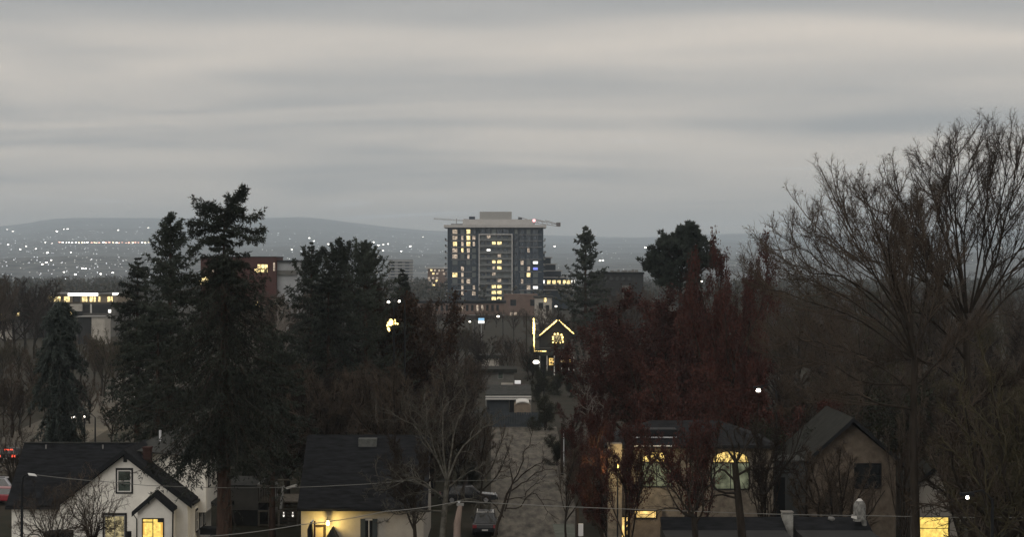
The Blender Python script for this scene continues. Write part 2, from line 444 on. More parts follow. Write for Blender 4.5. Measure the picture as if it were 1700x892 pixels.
def grow(rng, P, m, t0, t1, ang, lr, n, r0, up=.12, wob=.18, side=False, ltap=.55, tip=.35, lmin=.0, out=None):
    """children on every path: -> paths (B*m,n,3), radii"""
    B = len(P)
    t = t0 + (t1 - t0) * (np.arange(m)[None] + rng.uniform(0, 1, (B, m))) / m
    pos, tan = sample_path(P, t)
    Ln = plen(P)[:, None] * lr * (1 - ltap * (t - t0) / max(1e-6, (t1 - t0))) * rng.uniform(.6, 1.25, (B, m))
    Ln = np.maximum(Ln, lmin)
    rnd = rng.normal(size=(B, m, 3))
    if side:      # keep the children in a roughly level fan either side
        lat = np.cross(tan, np.array([0, 0, 1.0])); sg = np.where(np.arange(m) % 2 == 0, 1, -1)[None, :, None]
        rnd = lat * sg + rnd * .25
    perp = nrm(rnd - (rnd * tan).sum(-1, keepdims=True) * tan)
    a = np.radians(ang) * rng.uniform(.65, 1.3, (B, m, 1))
    D = nrm(tan * np.cos(a) + perp * np.sin(a))
    pos = pos.reshape(-1, 3); D = D.reshape(-1, 3); Ln = Ln.reshape(-1, 1); k = len(pos)
    out_ = np.empty((k, n, 3)); out_[:, 0] = pos
    for i in range(1, n):
        D = nrm(D + np.array([0, 0, up]) + rng.normal(size=(k, 3)) * wob)
        out_[:, i] = out_[:, i - 1] + D * Ln / (n - 1)
    rr = np.asarray(r0) * rng.uniform(.75, 1.2, (k, 1)) * np.linspace(1, tip, n)[None]
    return out_, rr

def smooth_path(pts, n):
    """Catmull-Rom through pts, n samples"""
    p = np.array(pts, float); p = np.vstack([2 * p[0] - p[1], p, 2 * p[-1] - p[-2]])
    m = len(pts) - 1; t = np.linspace(0, m - 1e-6, n); i = t.astype(int); f = (t - i)[:, None]
    a, b, c, d = p[i], p[i + 1], p[i + 2], p[i + 3]
    return .5 * ((2 * b) + (c - a) * f + (2 * a - 5 * b + 4 * c - d) * f ** 2 + (3 * b - a - 3 * c + d) * f ** 3)

def emit_tree(name, label, cat, loc, trunk_parts, twig_parts, bark, twig, leaf=None, leafmat=None, group=None, scale=1.0, rz=0.0, base=None, leafname='leaves'):
    """parts in local coordinates (or world minus base)"""
    root = thing(name, label, cat, loc, group, rz); root.scale = (scale,) * 3
    b = np.array(base) if base is not None else np.zeros(3)
    v_, q_ = merge(trunk_parts); link('trunk', np_mesh('trunk', v_ - b, q_, None, [bark], True), root)
    if twig_parts:
        v_, q_ = merge(twig_parts); link('crown', np_mesh('crown', v_ - b, q_, None, [twig]), root)
    if leaf is not None:
        v_, t_ = leaf; link(leafname, np_mesh(leafname, v_ - b, None, t_, [leafmat]), root)
    return root
def copy_tree(src, name, label, loc, scale, rz, group=None, scalez=None):
    r = src.copy(); C.objects.link(r); r.name = name
    r.location = loc; r.scale = (scale, scale, scalez or scale); r.rotation_euler = (0, 0, rz); r['label'] = label
    if group: r['group'] = group
    elif 'group' in r: del r['group']
    for ch in list(src.children):
        c = ch.copy(); C.objects.link(c); c.parent = r
    return r

# ------------------------------------------------------------------ terrain
def sstep(a, b, x):
    t = np.clip((x - a) / (b - a), 0, 1); return t * t * (3 - 2 * t)
_rn = np.random.default_rng(5)
_ks = [(_rn.uniform(-1, 1, 2) * f, _rn.uniform(0, 6.28), a) for f, a in [(.0011, 9), (.0016, 8), (.0021, 7), (.003, 6), (.004, 4), (.0055, 3.5), (.008, 2.2), (.011, 1.6), (.017, 1.0), (.025, .7)] for _ in range(3)]
def ridge_px(px):
    xs = [-900, -300, 0, 40, 80, 120, 200, 300, 420, 470, 505, 540, 590, 640, 700, 760, 900, 1060, 1200, 1300, 1420, 1600, 1800, 2600]
    ys = [372, 378, 376, 371, 363, 360, 360, 362, 363, 361, 360, 364, 372, 379, 384, 387, 390, 392, 388, 385, 388, 383, 380, 378]
    return np.interp(px, xs, ys)
DR = 21000.0
def hill_z(x, d):
    x = np.asarray(x, float); d = np.asarray(d, float)
    px = CX + x / np.maximum(d, 100) * F
    top = H - (ridge_px(px) - CY) * DR / F
    t = np.clip((d - 2300) / (DR - 2300), 0, 1.0)
    prof = .12 * t + .88 * t ** 1.55
    z = -3 + (top + 3) * prof
    nz = sum(a * np.sin(k[0] * x + k[1] * d + ph) for k, ph, a in _ks)
    z = z + nz * sstep(2600, 5200, d) * .55
    return np.where(d > DR, z - (d - DR) * .03, z) * sstep(1900, 3200, d) - .35 * sstep(1500, 3000, d)
ds = np.concatenate([np.array([-60, 20, 60, 110, 150, 200, 260, 340, 460, 640, 900, 1250, 1700, 2100]), np.linspace(2400, 23500, 230)])
us = np.linspace(-1.05, 1.05, 331)
G = np.zeros((len(ds), len(us), 3))
for i, d in enumerate(ds):
    wd = max(abs(d), 260) * .62 if d < 2100 else d * .62
    xs = us * wd * 1.25
    G[i, :, 0] = xs; G[i, :, 1] = d; G[i, :, 2] = np.where(d < 1500, 0, hill_z(xs, np.full_like(xs, max(d, 1))))
def grid_obj(name, G, m, kind='structure', smooth=True):
    a, b = G.shape[:2]; idx = np.arange(a * b).reshape(a, b)
    q = np.stack([idx[:-1, :-1], idx[:-1, 1:], idx[1:, 1:], idx[1:, :-1]], -1).reshape(-1, 4)
    o = link(name, np_mesh(name, G.reshape(-1, 3), q, None, [m], smooth)); o['kind'] = kind
    return o
cut = 14
grid_obj('ground', G[:cut + 1], GROUND)
grid_obj('hills', G[cut:], HILLM)

def sheet(name, pts, z, m, kind='structure', label=None):
    mb = MB(); mb.add([(x, y, z) for x, y in pts], [tuple(range(len(pts)))])
    o = mb.build(name, m); props(o, kind=kind, label=label); return o
def gx(px, py):  # ground point under a pixel
    d = H * F / (py - CY); return (X(px, d), d)
# gravel alley leading away from the viewer
sheet('alley', [(-.9, 95), (4.9, 95), (5.5, 268), (-2.6, 268)], .010, GRAVEL)
sheet('alley_patch', [(3.3, 148), (4.7, 148), (4.7, 166), (3.1, 166)], .016, mat('patch', (.12, .13, .11), var=.25, scale=1))
sheet('street', [(-53, 150), (-41.5, 150), (-51.5, 300), (-60, 420), (-72, 420), (-62, 300)], .010, ASPHALT)
sheet('lawn', [(-41, 120), (-4.6, 120), (-4.6, 262), (-41, 262)], .006, GRASS)

# ------------------------------------------------------------------ hillside lights: houses on the far slope, panels widened to stand for lamp bloom
def hill_hit(px, py):
    d = np.linspace(2300, DR, 1400); zr = H - (py - CY) * d / F; hz = hill_z((px - CX) * d / F, d)
    k = np.where(hz >= zr)[0]
    if len(k): return float(d[k[0]])
    return None
def hill_house_mesh(m):
    pass
hl_rng = random.Random(4)
def hill_light(px, py, r, m, cat='house'):
    d = hill_hit(px, py)
    if d is None: return
    r = r * .82; w = r * d / F; h = w * .7
    x, y, z = W(px, py, d - 6)
    g0 = float(hill_z(x, d)) - 1.5
    key = (m.name, round(r, 1))
    hgt = max(z - g0 + h, 3.0)
    root = thing('hillside_house', LBL_HILL[m.name], 'house', (x, d, g0), 'lit houses on the far hillside')
    root['label'] = hill_label(px, py, r, m)
    link('wall', winmesh(('hw',), lambda: MB().box(-.5, .5, 0, .8, 0, 1).mesh('wall', WALL_GREY)), root).scale = (w * 1.5, w, hgt)
    link('roof', winmesh(('hr',), lambda: MB().prism([(-.55, 0), (.55, 0), (0, .35)], 'y', -.05, .85).mesh('roof', ROOF_GREY)), root, (0, 0, hgt)).scale = (w * 1.5, w, w * .8)
    o = link('window', winmesh(('hl', m.name), lambda: MB().box(-.5, .5, -.08, -.01, -.5, .5).mesh('window', m)), root, (0, 0, hgt - h * .75)); o.scale = (w, w, h)  # glowing panel oversized to the light's bloom
E_HILLD = mat('hill_light_dim', (.3, .3, .3), emit=(.92, .95, 1.0), es=2.4, nosample=True)
LBL_HILL = {'hill_light_dim': 'very faint bluish house light on the hazy far hillside', 'hill_light': 'tiny white house light on the hazy far hillside', 'hill_light_warm': 'tiny warm yellow house light on the hazy far hillside', 'hill_light_red': 'tiny reddish house light on the hazy far hillside'}
W_, Y_, R_ = E_HILL, E_HILLW, E_HILLR
def hill_label(px, py, r, m):
    if m is E_HILLD: a = 'very faint'
    elif m is E_HILLR: a = 'reddish'
    elif m is E_HILLW: a = 'warm yellow'
    else: a = 'bright white' if r >= 3.6 else ('clear white' if r >= 2.8 else 'small white')
    if px < 262:
        v = 'near the hazy left ridge' if py < 378 else 'just above the glowing street row' if py < 400 else 'in the long glowing street row' if py < 409 else 'just below the glowing street row' if py < 430 else 'low on the slope above the modern block'
        h = '' if 400 <= py < 409 else (', far left' if px < 70 else ', middle' if px < 150 else ', beside the firs')
    elif px < 745: v = 'on the hill between the centre evergreens and the tower' if px > 610 else 'on the hill behind the centre evergreens'; h = ', upper' if py < 403 else ', lower'
    elif px < 1060: v = 'on the slope beside the sparse conifer'; h = ', upper' if py < 425 else ', lower'
    else: v = 'on the hill left of the pine' if px < 1100 else 'on the hill between the pine and the bare trees' if px < 1290 else 'seen through the big bare trees'; h = ', upper' if py < 412 else ', lower'
    return a + ' house light ' + v + h
spots = [(12, 382, 3, W_), (21, 385, 3, W_), (94, 385, 4.4, W_), (106, 381, 2.4, W_), (112, 381, 3, W_), (88, 364, 2.4, W_), (196, 383, 3, W_), (225, 361, 2.2, W_), (246, 379, 3.2, W_), (13, 407, 3.4, W_), (18, 415, 2.2, W_), (33, 415, 3.2, W_), (43, 410, 3, W_), (59, 414, 2.8, W_), (75, 403, 2.4, W_), (86, 405, 2.4, W_), (68, 402, 2, W_), (78, 421, 4.2, W_), (76, 437, 3.8, W_), (69, 440, 3.4, W_), (84, 433, 2.6, W_), (117, 420, 2.6, W_), (151, 431, 2.2, W_), (136, 447, 4, W_), (141, 447, 3, W_), (124, 457, 4, W_), (166, 456, 3.6, W_), (186, 454, 3.6, W_), (105, 453, 3, W_), (160, 422, 2, W_), (1, 405, 2.2, W_), (25, 404, 2, W_),
         (145, 374, 2, W_), (149, 384, 2, W_), (162, 386, 2, W_), (170, 387, 2.2, W_), (209, 386, 2, W_), (227, 385, 2, W_), (232, 378, 2.2, W_), (237, 370, 2, W_), (142, 397, 2.2, W_), (168, 374, 1.8, W_),
         (513, 396, 3, W_), (521, 401, 3.2, W_), (545, 406, 3, W_), (562, 404, 2.6, W_), (600, 406, 2.6, W_), (620, 403, 3.6, W_), (628, 408, 3.4, W_), (636, 407, 3, W_), (644, 406, 3, W_), (681, 410, 3.8, W_), (627, 417, 2.8, W_), (636, 417, 2.6, W_), (666, 418, 2.8, W_), (627, 426, 2.8, W_), (702, 394, 2.6, W_), (462, 388, 2, W_), (481, 397, 2.2, W_), (484, 415, 2.4, W_), (590, 397, 2, W_), (652, 393, 2, W_),
         (1072, 412, 4.4, W_), (1077, 413, 4, W_), (996, 434, 3.4, W_), (1001, 433, 3, W_), (921, 410, 3.4, W_), (1176, 400, 3, W_), (1186, 399, 3, W_), (1190, 392, 2, W_), (1000, 421, 2, W_), (1238, 402, 2, W_), (1250, 396, 2, W_), (1222, 389, 1.8, W_), (1262, 410, 2, W_), (1428, 424, 3, W_), (1575, 405, 3.6, W_), (1661, 412, 3.4, W_), (1541, 437, 2.4, W_), (1475, 440, 2.2, W_), (1350, 430, 2, W_), (1394, 415, 2, W_)]
for px in np.arange(99, 158, 5.2): spots.append((px + hl_rng.uniform(-1, 1), 403.5 + hl_rng.uniform(-.5, .5), hl_rng.choice([2.6, 3, 3.4]), hl_rng.choice([Y_, Y_, W_, R_])))
for px in np.arange(160, 262, 5.4): spots.append((px + hl_rng.uniform(-1, 1), 403.6 + hl_rng.uniform(-.5, .5), hl_rng.choice([2.4, 3, 3.6]), hl_rng.choice([Y_, W_, R_, R_])))
for i in range(96):
    spots.append((hl_rng.uniform(0, 260), hl_rng.uniform(392, 466), hl_rng.choice([1.3, 1.8]), E_HILLD))
    if i % 2: spots.append((hl_rng.uniform(455, 735), hl_rng.uniform(385, 440), hl_rng.choice([1.3, 1.8]), E_HILLD))
    if i % 4 == 0: spots.append((hl_rng.uniform(1180, 1300), hl_rng.uniform(386, 425), hl_rng.choice([1.3, 1.5]), E_HILLD))
for s_ in spots: hill_light(s_[0], s_[1], s_[2], E_HILLD if s_[2] <= 2.2 and s_[3] is W_ else s_[3])

# beyond the 300 that can be told apart: the faint glimmer of the remaining windows on the slope
mb = MB(); gr_ = random.Random(8)
for i in range(750):
    px = gr_.choice([gr_.uniform(-20, 270), gr_.uniform(430, 745), gr_.uniform(900, 1700)]); py = gr_.uniform(376, 462) if px < 750 else gr_.uniform(396, 450)
    if gr_.random() < .35: py = gr_.choice([386, 397, 411, 420, 436]) + (px * .01) + gr_.uniform(-1, 1)
    dd = hill_hit(px, py)
    if dd is None: continue
    w = gr_.uniform(.5, 1.15) * dd / F; x, y, z = W(px, py, dd - 5)
    mb.box(x - w / 2, x + w / 2, y, y + 2, z - 1, z + w * .6)
o = mb.build('hillside_glimmer', mat('glimmer', (.2, .2, .2), emit=(.95, .95, .9), es=1.9, nosample=True)); props(o, 'uncountable faint window glimmer scattered over the far hillside', 'city lights', None, 'stuff')

# ------------------------------------------------------------------ apartment tower (1 km away)
D0 = 1028.0
def tx(px): return X(px, D0)
def tz(py): return Z(py, D0)
def cpx(c): return 720 + c / 5.246      # enlarged crop -> photo pixels
def cpy(c): return 340 + c / 5.246
tower = thing('apartment_tower', 'tall concrete apartment tower with dark glass bays in the centre of the skyline', 'apartment tower', (tx(821), D0, 0))
x0, x1 = tx(743), tx(902)
MB().box(x0, x1, D0, D0 + 26, 0, tz(378)).build('wall', TOW_DARK, tower)
MB().box(tx(737), tx(907), D0 - 2.2, D0 + 28, tz(378) + .003, tz(373.5)).build('roof_slab', TOW_CONC, tower)
MB().box(tx(768), tx(884), D0 + 3, D0 + 24, tz(373.5) + .003, tz(364)).build('penthouse', TOW_CONC, tower)
MB().box(tx(748), tx(769), D0 + 6, D0 + 20, tz(373.5) + .003, tz(371)).build('roof_terrace_wall', TOW_SLAB, tower)
MB().box(tx(796), tx(849.5), D0 + 6, D0 + 20, tz(364) + .003, tz(351)).build('machine_room', mat('tower_machine', (.30, .30, .29)), tower)
MB().box(tx(778), tx(788), D0 + 8, D0 + 12, tz(364) + .003, tz(359)).build('roof_unit', TOW_DARK, tower)
MB().box(tx(860), tx(867), D0 + 8, D0 + 12, tz(364) + .003, tz(361)).build('roof_unit', TOW_DARK, tower)
# light grey frame round the central bay and its recessed grey wall
fx0, fx1, fzt = tx(794.6), tx(851), tz(388.5)
MB().box(fx0 + .5, fx1 - .5, D0 - .25, D0 - .01, 6, fzt - .5).build('bay_wall', mat('tower_bay', (.15, .16, .155)), tower)
MB().box(fx0, fx1, D0 - 1.9, D0 - .3, fzt - .5, fzt).build('bay_frame', TOW_CONC, tower)
for xx in (fx0, fx1 - .5): MB().box(xx, xx + .5, D0 - 1.9, D0 - .3, 6, fzt - .503).build('bay_frame', TOW_CONC, tower)
rows = [235, 288, 342, 398, 452, 505, 558, 612, 668, 722, 772, 825]
colL = [(185, 46), (250, 34), (302, 34), (350, 34)]
colC = [(428, 40), (478, 34), (524, 40), (572, 40), (628, 50)]
colR = [(718, 30), (770, 34), (826, 34), (886, 44)]
lit = {(0, 'L', 2): E_FAR, (0, 'L', 0): E_FARDIM, (1, 'L', 0): E_FARDIM, (1, 'L', 1): E_FARDIM, (1, 'L', 2): E_FAR, (1, 'L', 3): E_FARDIM, (2, 'L', 0): E_FAR, (2, 'L', 1): E_FARDIM,
       (2, 'L', 2): E_FAR, (2, 'L', 3): E_FARDIM, (3, 'L', 0): E_FARDIM, (3, 'L', 1): E_FAR, (4, 'L', 0): E_FARDIM, (6, 'L', 1): E_FARDIM, (7, 'L', 0): E_FAR, (8, 'L', 1): E_FARDIM,
       (8, 'L', 2): E_FARDIM, (9, 'L', 3): E_FARDIM, (10, 'L', 1): E_FARDIM, (2, 'C', 2): E_FAR, (2, 'C', 3): E_FAR, (3, 'C', 1): E_FARWHITE, (1, 'C', 1): E_FARDIM, (4, 'C', 3): E_FARDIM, (7, 'C', 2): E_FARDIM, (8, 'C', 3): E_FARDIM, (3, 'L', 2): E_FARDIM, (9, 'L', 1): E_FARDIM, (4, 'L', 2): E_FARDIM, (10, 'L', 3): E_FARDIM, (7, 'L', 1): E_FARDIM, (3, 'R', 2): E_FARDIM, (5, 'C', 2): E_FAR, (5, 'C', 3): E_FAR,
       (6, 'C', 2): E_FARDIM, (6, 'C', 3): E_FAR, (9, 'C', 2): E_FAR, (9, 'C', 3): E_FAR, (10, 'C', 2): E_FAR, (10, 'C', 3): E_FAR, (11, 'C', 2): E_FAR, (11, 'C', 3): E_FAR,
       (5, 'R', 3): E_FARWHITE, (6, 'R', 2): E_FARDIM, (6, 'R', 3): E_BLUE, (7, 'R', 2): E_FAR, (9, 'R', 2): E_FARDIM, (9, 'R', 3): E_FARWHITE, (5, 'R', 1): E_FARDIM, (8, 'R', 1): E_FARDIM}
trnd = random.Random(9)
FR_T = mat('tower_window_frame', (.12, .125, .13))
for r_, cyy in enumerate(rows):
    for nm, cols in (('L', colL), ('C', colC), ('R', colR)):
        yb = D0 - (.27 if nm == 'C' else .02)
        for c_, (cxx, cw) in enumerate(cols):
            m = lit.get((r_, nm, c_))
            small = m in (E_FARWHITE, E_BLUE)
            wf = trnd.choice([.6, .8, 1.0, 1.0]) if m in (E_FAR, E_FARDIM) else 1.0
            if m is None: m = trnd.choice([TOW_GLASS, TOW_GLASS, TOW_GLASS_L])
            window(tower, tx(cpx(cxx)), yb, tz(cpy(cyy)), round(cw / 5.246 / 3.502 * .92 * wf, 2), 1.15 if small else (2.0 if nm != 'C' else 2.2), FR_T, m, fw=.12, depth=.15)
    zb = tz(cpy(cyy + 26))
    # balcony slabs and railings
    if r_ > 0:
        for side in (0, 1):
            bx0, bx1 = (tx(738.5), x0 - .003) if side == 0 else (x1 + .003, tx(905.5))
            MB().box(bx0, bx1, D0 + .6, D0 + 24, zb, zb + .28).build('balcony_slab', TOW_CONC, tower)
            MB().box(bx0 if side == 0 else bx1 - .08, bx0 + .08 if side == 0 else bx1, D0 + .7, D0 + 23.9, zb + .283, zb + 1.3).build('balcony_rail', TOW_DARK, tower)
        MB().box(fx0 + .503, fx1 - .503, D0 - 1.8, D0 - .28, zb, zb + .25).build('balcony_slab', TOW_SLAB, tower)
        MB().box(fx0 + .55, fx1 - .55, D0 - 1.75, D0 - 1.69, zb + .253, zb + 1.1).build('balcony_rail', mat('tower_rail', (.13, .14, .14)), tower)
for r_ in range(1, 12):      # light frames grouped by floors on the side bays
    za = tz(cpy(rows[r_] - 27))
    if r_ in (1, 2, 3, 4, 5, 7, 8, 9, 10): MB().box(tx(cpx(150)), tx(cpx(335)), D0 - .55, D0 - .03, za - .12, za + .12).build('floor_band', TOW_SLAB, tower)
    if r_ in (1, 2, 3, 5, 7, 9, 10): MB().box(tx(cpx(742)), tx(cpx(940)), D0 - .55, D0 - .03, za - .12, za + .12).build('floor_band', TOW_SLAB, tower)
MB().box(tx(cpx(386)), tx(cpx(391)), D0 - .4, D0 - .03, 6, tz(382)).build('bay_edge', TOW_DARK, tower)
# tower crane behind
crane = thing('tower_crane', 'construction crane jib with counterweight and red lamp behind the tower roof, right side', 'crane', (X(887, 1080), 1080, 0))
d = 1080
mb = MB(); mb.box(X(884, d), X(888, d), d - .6, d + .6, 0, Z(366, d)); mb.build('mast', METAL, crane)
mb = MB()
for a, b in (((860, 360), (888, 368)), ((888, 364), (929, 374)), ((886, 370), (929, 376)), ((888, 366), (905, 369)), ((905, 366), (929, 373)), ((770, 366), (884, 370)), ((770, 364), (884, 367))): mb.bar(W(*a, d), W(*b, d), .35)
for k in range(14): mb.bar(W(770 + k * 8, 364 + k * .2, d), W(774 + k * 8, 366.3 + k * .2, d), .2)
for k in range(5): mb.bar(W(890 + k * 8, 366 + k * 1.5, d), W(894 + k * 8, 370.5 + k * 1, d), .2)
mb.build('jib', METAL, crane)
MB().box(X(923.5, d), X(930.5, d), d - 1, d + 1, Z(376, d), Z(369.5, d)).build('counterweight', mat('counterweight', (.14, .13, .13)), crane)
MB().box(X(884.5, d), X(888.5, d), d - 1.6, d - .8, Z(368.3, d), Z(364.5, d)).build('warning_lamp', E_PINK, crane)
d = 1900
crane2 = thing('tower_crane', 'faint distant crane jib just left of the tower roof', 'crane', (X(746, d), d, 0))
MB().box(X(757, d), X(758.4, d), d, d + .7, 0, Z(363, d)).build('mast', METAL, crane2)
mb = MB(); mb.bar(W(720, 362.5, d), W(775, 366, d), .35); mb.bar(W(720, 364, d), W(775, 367.5, d), .35)
for k in range(12): mb.bar(W(720 + k * 4.5, 362.6 + k * .28, d), W(724 + k * 4.5, 364.2 + k * .28, d), .2)
mb.build('jib', METAL, crane2)

# stepped terrace block right of the tower
d = 1060.0
st = thing('terraced_block', 'pale stepped apartment block with one lit floor just right of the tower', 'building', (X(930, d), d, 0))
steps = [(418, 907), (427, 917), (438, 925), (449, 934), (460, 943), (472, 951), (481, 953)]
for k, (py, pxr) in enumerate(steps):
    zt = Z(py, d); zb = Z(steps[k + 1][0], d) if k + 1 < len(steps) else 0
    MB().box(X(899, d), X(pxr, d) - .8, d - k * .1, d + 16, zb, zt - .5).build('wall', TOW_DARK if k != 5 else WALL_BROWN, st)
    MB().box(X(898, d), X(pxr, d), d - 1.6 - k * .1, d + 17, zt - .497, zt).build('terrace_slab', TOW_CONC, st)
for cxx in (960, 1003, 1048, 1090, 1140, 1177, 1215):
    window(st, X(cpx(cxx), d), d - .52, Z(468.5, d), 1.7 if cxx > 980 else .9, 1.7, FR_T, E_FARWHITE if cxx in (960, 1215) else E_FAR)
# low tan building and grey house in front of the tower
def block(name, label, px0, px1, pytop, d, depth, m, roofm=None, group=None, cat='building', par=.6, over=.5):
    o = thing(name, label, cat, (X((px0 + px1) / 2, d), d, 0), group)
    zt = Z(pytop, d)
    MB().box(X(px0, d), X(px1, d), d, d + depth, 0, zt - par).build('wall', m, o)
    MB().box(X(px0, d) - over, X(px1, d) + over, d - over, d + depth + over, zt - par + .003, zt).build('roof', roofm or ROOF_BLACK, o)
    return o
b = block('low_apartment_block', 'tan low block with dark square windows at the foot of the tower', 837, 892, 489, 900, 18, BRICK_TAN, BRICK_TAN, over=.1)
for px in (852, 885): window(b, X(px, 900), 900, Z(503, 900), 2.2, 2.4, TRIM_DARK, GLASS_DARK)
for px in (849, 856): window(b, X(px, 900), 900, Z(522, 900), 1.2, 1.6, TRIM_DARK, E_FARDIM)
b = block('white_townhouse', 'pale narrow town house with one lit window right of the tan block', 888, 916, 492, 760, 12, WALL_CREAM, ROOF_GREY)
window(b, X(905, 760), 760, Z(498, 760), .9, 1.6, TRIM_DARK, E_FAR)
window(b, X(898, 760), 760, Z(508, 760), 1.5, 2.0, TRIM_DARK, GLASS_DARK); window(b, X(909, 760), 760, Z(512, 760), 1.0, 2.0, TRIM_DARK, GLASS_DARK)
b = block('long_low_building', 'long low brown building with flat dark roof in front of the tower', 693, 838, 500, 850, 25, BRICK_TAN, ROOF_BLACK, par=.9)
for k in range(16):
    px = 700 + k * 8.4
    window(b, X(px, 850), 850, Z(511.5, 850), .8, 2.2, TRIM_DARK, E_FARDIM if k in (8, 11, 12) else GLASS_DARK)
MB().box(X(700, 845), X(838, 845), 845, 849.4, Z(524, 845), Z(523, 845)).build('canopy', CONCRETE, b)
# distant blocks left of the tower
d = 2300.0
b = thing('distant_tower', 'pale hazy apartment tower behind the evergreens, far left of the main tower', 'apartment tower', (X(663, d), d, 0))
MB().box(X(645, d), X(684, d), d, d + 22, -2, Z(431, d)).build('wall', mat('far_grey', (.20, .20, .20)), b)
for k in range(9):
    zb = Z(434 + k * 5, d)
    MB().box(X(642.5 if k < 6 else 645, d), X(685.5, d), d - 2, d + 24, zb, zb + .7).build('floor_slab', TOW_CONC, b)
for k, (px, m) in enumerate(((652, TOW_DARK), (664, GLASS_DARK), (676, TOW_DARK))):
    for j in range(8): window(b, X(px, d), d, Z(436.7 + j * 5, d), 4.2, 1.9, FR_T, m)
d = 2200.0
b = thing('distant_block', 'low hazy terraced block beside the distant pale tower', 'building', (X(690, d), d, 0))
for k in range(4):
    MB().box(X(676, d), X(694 - (3 - k) * .6, d), d, d + 18, Z(468 + 5 * k + 4, d) if k < 3 else -2, Z(467 + 5 * k, d)).build('wall', TOW_CONC if k % 2 == 0 else TOW_DARK, b)
    MB().box(X(674, d), X(695, d), d - 1.5, d - .01, Z(468 + 5 * k, d), Z(466 + 5 * k, d)).build('floor_slab', TOW_CONC, b)
d = 1500.0
b = block('lit_apartment_block', 'mid-rise block with a cluster of lit pinkish windows left of the tower', 710, 741, 444, d, 20, BRICK_TAN, TOW_CONC, over=1.4, par=1)
for (px, py) in ((716, 449), (722, 449), (729, 449.5), (735, 449), (719.5, 454.5), (726, 454.5), (737, 455), (712, 462), (719, 462), (725.5, 462), (713, 466.5), (725, 466.5), (719, 471), (720, 473.5)):
    window(b, X(px, d), d, Z(py, d), 1.5, 1.3, FR_T, trnd.choice([E_FARDIM, E_FAR]))
for px in (713, 719, 725, 731, 737):
    for py in (478, 484): window(b, X(px, d), d, Z(py, d), 1.5, 1.3, FR_T, GLASS_DARK)
# red brick block behind the big fir
d = 700.0
b = thing('brick_block', 'red brick block with lit windows behind the tall ragged fir', 'building', (X(430, d), d, 0))
MB().box(X(333, d), X(459, d), d, d + 20, 0, Z(427, d)).build('wall', BRICK_RED, b)
MB().box(X(332, d), X(460, d), d - .3, d + 20.3, Z(427, d) + .003, Z(426, d)).build('roof_edge', TRIM_DARK, b)
MB().box(X(459, d) + .003, X(493, d), d + 2, d + 20, 0, Z(435, d)).build('wing', mat('pale_panel', (.30, .31, .32), var=.1, scale=.4), b)
MB().box(X(459, d) + .003, X(495, d), d + 1, d + 21, Z(435, d) + .003, Z(432.5, d)).build('wing_roof', TRIM_DARK, b)
MB().box(X(459, d) + .003, X(493, d), d + 1.2, d + 1.99, Z(457, d), Z(449, d)).build('balcony', WALL_GREY, b)
window(b, X(436, d), d, Z(446, d), 3.2, 2.6, TRIM_DARK, E_FAR, cols=3); window(b, X(428, d), d, Z(449.5, d), 2.0, 1.2, TRIM_DARK, E_FAR, cols=2)
window(b, X(455, d), d, Z(443, d), .6, 2.6, TRIM_DARK, E_FARDIM); window(b, X(342, d), d, Z(466, d), 4.2, 2.4, TRIM_DARK, E_FAR, cols=3)
window(b, X(427, d), d, Z(506, d), 1.4, 2.2, TRIM_DARK, E_FAR); window(b, X(353, d), d, Z(450, d), 1, 1.6, TRIM_DARK, E_FARDIM)
window(b, X(378, d), d, Z(452, d), .8, 1.6, TRIM_DARK, E_FARDIM)
# flat roofed school-like building, left
d = 620.0
b = thing('modern_block', 'modern flat-roofed block with bright white top strip and yellow windows at the left edge', 'building', (X(140, d), d, 0))
MB().box(X(78, d), X(196, d), d, d + 22, Z(503, d), Z(489, d)).build('upper_wall', mat('tan_panel', (.24, .20, .15), var=.2, scale=.4), b)
MB().box(X(76, d), X(190, d), d - 1, d + 23, Z(489, d) + .003, Z(487, d)).build('roof', TRIM_GREY, b)
MB().box(X(112, d), X(166, d), d + 1.5, d + 18, Z(487, d) + .006, Z(484.3, d)).build('roof_terrace', WALL_DARK, b)
MB().box(X(114, d), X(164, d), d - 1.25, d - 1.02, Z(491.5, d), Z(486.5, d)).build('light_strip', E_FARWHITE, b)
MB().box(X(188, d), X(198, d), d - 1.25, d - 1.02, Z(490.5, d), Z(486.5, d)).build('light_strip', E_FARWHITE, b)
for px, w_ in ((85, 1.3), (92, .7), (97.5, 1.1), (111, 1.6), (139, 1.0), (143, .7), (152, 1.1), (157, .7), (165, .6), (181, 1.0), (185, .7)):
    window(b, X(px, d), d, Z(497, d), w_, 1.5, TRIM_DARK, E_FAR)
window(b, X(127, d), d, Z(497, d), 2.0, 1.6, TRIM_DARK, GLASS_DARK)
MB().box(X(110, d), X(192, d), d + .5, d + 22, 0, Z(503, d) - .003).build('lower_wall', WALL_GREY, b)
MB().box(X(115, d), X(137, d), d - .8, d + .497, Z(517, d), Z(505, d)).build('bay', WALL_CREAM, b)
for (a, c, m) in ((138, 148, WALL_DARK), (153, 184, WALL_DARK)): MB().box(X(a, d), X(c, d), d + .3, d + .497, Z(520, d), Z(506, d)).build('panel', m, b)
MB().box(X(150, d), X(152, d), d, d + .497, Z(520, d), Z(505, d)).build('pilaster', TRIM_WHITE, b)
MB().box(X(120, d), X(137, d), d - .2, d + .49, Z(526, d), Z(517, d) - .003).build('panel', WALL_DARK, b)
window(b, X(118.5, d), d + .3, Z(521, d), .9, 1.6, TRIM_DARK, E_FAR); window(b, X(182, d), d + .1, Z(517, d), .8, .9, TRIM_DARK, E_FARWHITE)
d = 560.0
b = thing('long_annex', 'low pale annex with grey wall below the modern block', 'building', (X(150, d), d, 0))
